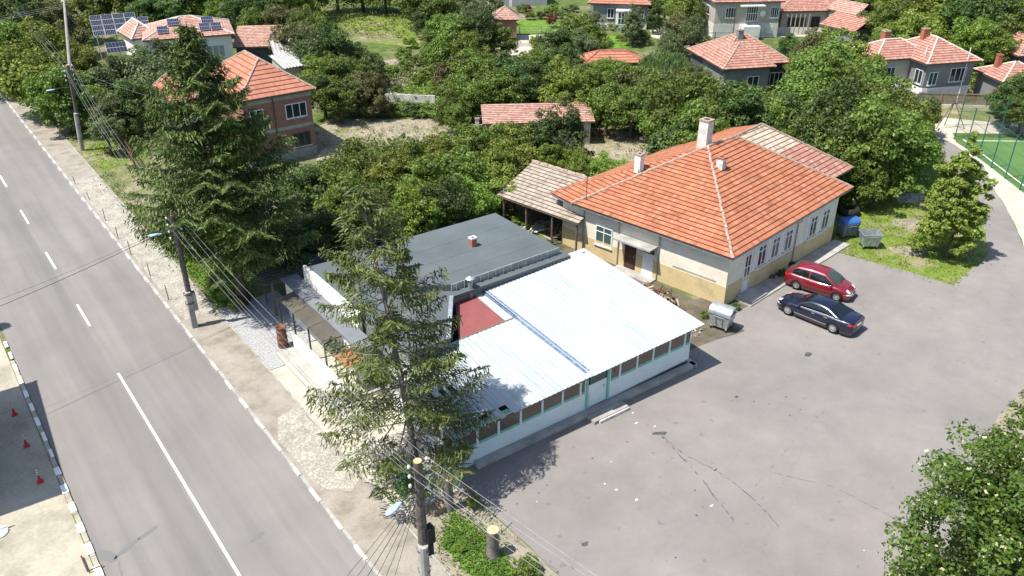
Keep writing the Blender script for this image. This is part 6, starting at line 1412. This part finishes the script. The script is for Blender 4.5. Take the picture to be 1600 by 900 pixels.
# willow
p = at(1040, 112, 3.4); w_ = thing('willow_tree', 'pale green weeping willow between the orange shelter and the hip-roofed house', 'tree', (p.x, p.y, 0))
c = bpy.data.objects.new('crown', willow_crown('crown', 3, 3.0)); col.objects.link(c); c.parent = w_; c.location = (0, 0, 3.0)
t_ = bpy.data.objects.new('trunk', trunk_data); col.objects.link(t_); t_.parent = w_; t_.scale = (1.6, 1.6, 3.4)
# conical tree on the grass by the lot
p = at(1478, 402); ct = thing('linden_tree', 'lone bright green conical tree on the grass between the parking lot and the lane', 'tree', (p.x, p.y, 0))
c = bpy.data.objects.new('crown', crown('crown', 41, R_=2.7, zs=1.5, clumps=300, per=90, leaf=.17, mats=('leaf_yellow',), cone=.66, cr=(.09, .17), low=-.95)); col.objects.link(c); c.parent = ct; c.location = (-.15, .35, 4.3)
m = MB(); m.tube([(0, 0, 0), (0, 0, 3), (-.2, .3, 7.5)], [.16, .12, .02], 8); m.build('trunk', 'bark', ct)
# big linden at the lower right corner
p = at(1672, 888, 4.9); bt = thing('linden_tree', 'big near leafy tree with pale flower bracts filling the lower right corner', 'tree', (p.x, p.y, 0))
c = bpy.data.objects.new('crown', crown('crown', 42, R_=4.8, zs=1.12, clumps=560, per=170, leaf=.14, mats=('leaf_linden',), cr=(.09, .15), low=-.8, bract=.045)); col.objects.link(c); c.parent = bt; c.location = (0, 0, 4.9)
m = MB(); m.tube([(0, 0, 0), (0, 0, 3), (0, 0, 8)], [.26, .2, .04], 8)
for a in range(9): w = a * .7; m.tube([(0, 0, 2 + a * .4), (2.0 * math.cos(w), 2.0 * math.sin(w), 3.6 + a * .4), (3.6 * math.cos(w), 3.6 * math.sin(w), 4 + a * .35)], [.09, .06, .02], 5)
m.build('trunk', 'bark', bt)
# shrubs
def shrub(px, py, r, k, label, group=None, zs=1., mat=None):
    cnt[0] += 1; rnd = random.Random(cnt[0]); p = at(px, py, r * .6); rt = thing('shrub', label, 'shrub', (p.x, p.y, 0), rnd.uniform(0, 6), group)
    c = bpy.data.objects.new('foliage', rnd.choice(BU)); col.objects.link(c); c.parent = rt; c.location = (0, 0, r * .62 * zs); s = r / 1.2; c.scale = (s, s, s * zs)
    c.material_slots[0].link = 'OBJECT'; c.material_slots[0].material = MATS[mat or KM[k]]
def shrubs(where, lst, group):
    for i, a in enumerate(sorted(lst)): shrub(a[0], a[1], a[2], a[3], '%s shrub, %s from left %s' % (KW[a[3]], ORD[i], where), group, *(a[4:]))
shrubs('in the hedge below the whitewashed wall', [(603, 172, 1.0, 'm'), (625, 172, 1.0, 'm'), (647, 173, 1.0, 'd'), (669, 174, 1.0, 'm'), (690, 180, 1.2, 'm'), (710, 188, 1.0, 'd')], 'hedge shrubs at centre left')
shrubs('in the vegetable garden above the whitewashed wall', [(612, 112, .9, 'b'), (632, 104, 1.0, 'm'), (655, 96, .9, 'm'), (668, 116, 1.2, 'b'), (655, 125, .9, 'b'), (685, 138, 1.1, 'b'), (632, 85, 1.0, 'm'), (600, 128, .9, 'm'), (700, 134, 1.0, 'm'), (675, 72, 1.1, 'y'), (640, 68, 1.0, 'b'), (620, 138, .6, 'm')], 'vegetable garden shrubs')
shrubs('around the lawn at top centre', [(815, 14, .9, 'm'), (828, 26, .8, 'm'), (845, 25, .8, 'd'), (858, 20, .9, 'm'), (872, 24, .8, 'm'), (884, 18, .9, 'g'), (893, 30, 1.0, 'y'), (865, 13, .8, 'b'), (895, 14, .9, 'm'), (838, 68, 1.0, 'y'), (960, 28, .9, 'b'), (968, 60, .6, 'y')], 'garden shrubs at the lawn')
shrub(862, 38, .8, 'd', 'narrow reddish-brown column shrub on the lawn', None, 1.8, 'red_leaf')
shrub(823, 13, .7, 'd', 'reddish shrub before the pale house at the lawn edge', None, 1., 'red_leaf')
shrubs('beside the winding path at the grey house', [(990, 55, 1.1, 'y'), (1000, 60, 1.2, 'o'), (1010, 58, .8, 'b'), (944, 88, .8, 'm'), (958, 42, .8, 'b')], 'shrubs by the path')
shrubs('at the walls of the L-shaped house', [(1453, 130, 1.2, 'b', 1.5), (1444, 145, .8, 'm'), (1470, 146, .7, 'm'), (1497, 142, 1.0, 'b'), (1530, 128, 1.4, 'm'), (1538, 138, 1.1, 'm'), (1415, 135, 1.4, 'y'), (1400, 145, 1.4, 'm'), (1385, 100, 1.4, 'm')], 'shrubs at the L-shaped house')
shrubs('at the foot of the school wall', [(1223, 428, .35, 'd'), (1149, 480, .3, 'd'), (1238, 414, .28, 'd'), (1206, 433, .22, 'm')], 'weeds at the school wall')
shrubs('at the ends of the shed and the flat roof', [(810, 345, .6, 'b'), (790, 335, .7, 'b'), (822, 352, .4, 'b'), (748, 335, .8, 'b'), (1100, 492, .3, 'm'), (965, 400, .3, 'm')], 'weeds by the shed')
shrubs('in the low row under the dark spruce', [(300, 395, .7, 'b'), (318, 410, .8, 'b'), (335, 425, .7, 'b'), (345, 445, .8, 'b'), (358, 462, .7, 'b'), (290, 372, .8, 'b'), (370, 478, .5, 'b'), (278, 352, .8, 'm')], 'bright shrubs under the dark spruce')
shrubs('near the green strip at the bottom', [(740, 786, .35, 'm'), (826, 888, .5, 'm'), (640, 745, .5, 'd'), (720, 855, .25, 'b')], 'small shrubs in the bottom strip')
# grass tufts and rank growth
def scatter(name, polys, n, size, mat, seed, zup=.12, h=(.04, .3), label=None):
    rng = np.random.default_rng(seed); P = []
    for poly, w in polys:
        xs = [p[0] for p in poly]; ys = [p[1] for p in poly]; c = 0; want = int(n * w)
        def inside(x, y):
            r = False; j = len(poly) - 1
            for i in range(len(poly)):
                if (poly[i][1] > y) != (poly[j][1] > y) and x < (poly[j][0] - poly[i][0]) * (y - poly[i][1]) / (poly[j][1] - poly[i][1]) + poly[i][0]: r = not r
                j = i
            return r
        while c < want:
            cx_, cy_ = rng.uniform(min(xs), max(xs)), rng.uniform(min(ys), max(ys))
            if not inside(cx_, cy_): continue
            k = int(rng.integers(4, 16)); sc = rng.uniform(.1, .5) * (1 + size * 2)
            for _ in range(k): P.append((cx_ + rng.normal() * sc, cy_ + rng.normal() * sc, rng.uniform(*h)))
            c += k
    P = np.array(P); N = unit(rng.normal(size=P.shape) * .6 + np.array([0, 0, 1.])); V = leaf_quads(P, N, size, rng, .5); V[:, :, 2] = np.maximum(V[:, :, 2], .02)
    o = bpy.data.objects.new(name, quads_mesh(name, V, (mat,))); col.objects.link(o); o['kind'] = 'stuff'; 
    if label: o['label'] = label; o['category'] = 'grass'
    return o
W2 = lambda *pp: [at2(*p) for p in pp]
scatter('verge_weeds', [([(13.0, 47), (14.6, 47), (15.4, 60), (14, 64), (12.9, 60)], .5), ([(12.4, 47), (13.1, 47), (13.2, 75), (12.5, 75)], .2), ([(12.9, 76), (18, 78), (18, 92), (12.9, 92)], .3)], 9000, .13, 'leaf_clover', 1, label='rank green weeds along the pavement verge')
scatter('strip_grass', [([(12.9, 21.9), (14.4, 23.3), (14.7, 20.9), (14.5, 18.7), (15.3, 16.6), (15.2, 13), (13.2, 13), (13.0, 18)], 1)], 9000, .10, 'leaf_clover', 2, h=(.02, .16), label='low green ground cover around the orange-cut stump')
scatter('lot_grass', [(W2((1309, 394), (1400, 419), (1490, 446), (1545, 400), (1537, 355), (1528, 300), (1480, 255), (1400, 260), (1300, 280), (1303, 372)), 1)], 9000, .11, 'leaf_yellow', 3, h=(.01, .09), label='short tufty grass beside the parking lot')
scatter('rank_growth', [(W2((480, 160), (640, 100), (900, 100), (1200, 110), (1180, 200), (1020, 200), (1000, 205), (860, 205), (700, 190), (700, 160), (620, 160)), .3), (W2((150, 110), (250, 110), (215, 240), (190, 215)), .05),
    (W2((470, 400), (780, 335), (840, 250), (700, 225), (560, 225), (440, 300)), .2), (W2((1180, 180), (1420, 160), (1450, 200), (1420, 260), (1300, 270), (1200, 210)), .12), (W2((400, 60), (700, 60), (700, 20), (400, 0)), .1), (W2((1360, 80), (1600, 110), (1700, 40), (1700, -20), (1350, -20)), .23)], 60000, .30, 'leaf_mid', 4, h=(.05, .9), label='rank green undergrowth between the trees and gardens')
scatter('dry_stalks', [(W2((490, 205), (700, 190), (700, 215), (500, 240)), .6), (W2((885, 215), (1015, 208), (1005, 280), (930, 285)), .4)], 2600, .14, 'leaf_olive', 5, h=(.03, .3), label='dry stalks in the bare clearings')
for o in [o for o in bpy.data.objects if o.type == 'EMPTY' and o.parent is None and not kids(o)]: bpy.data.objects.remove(o)
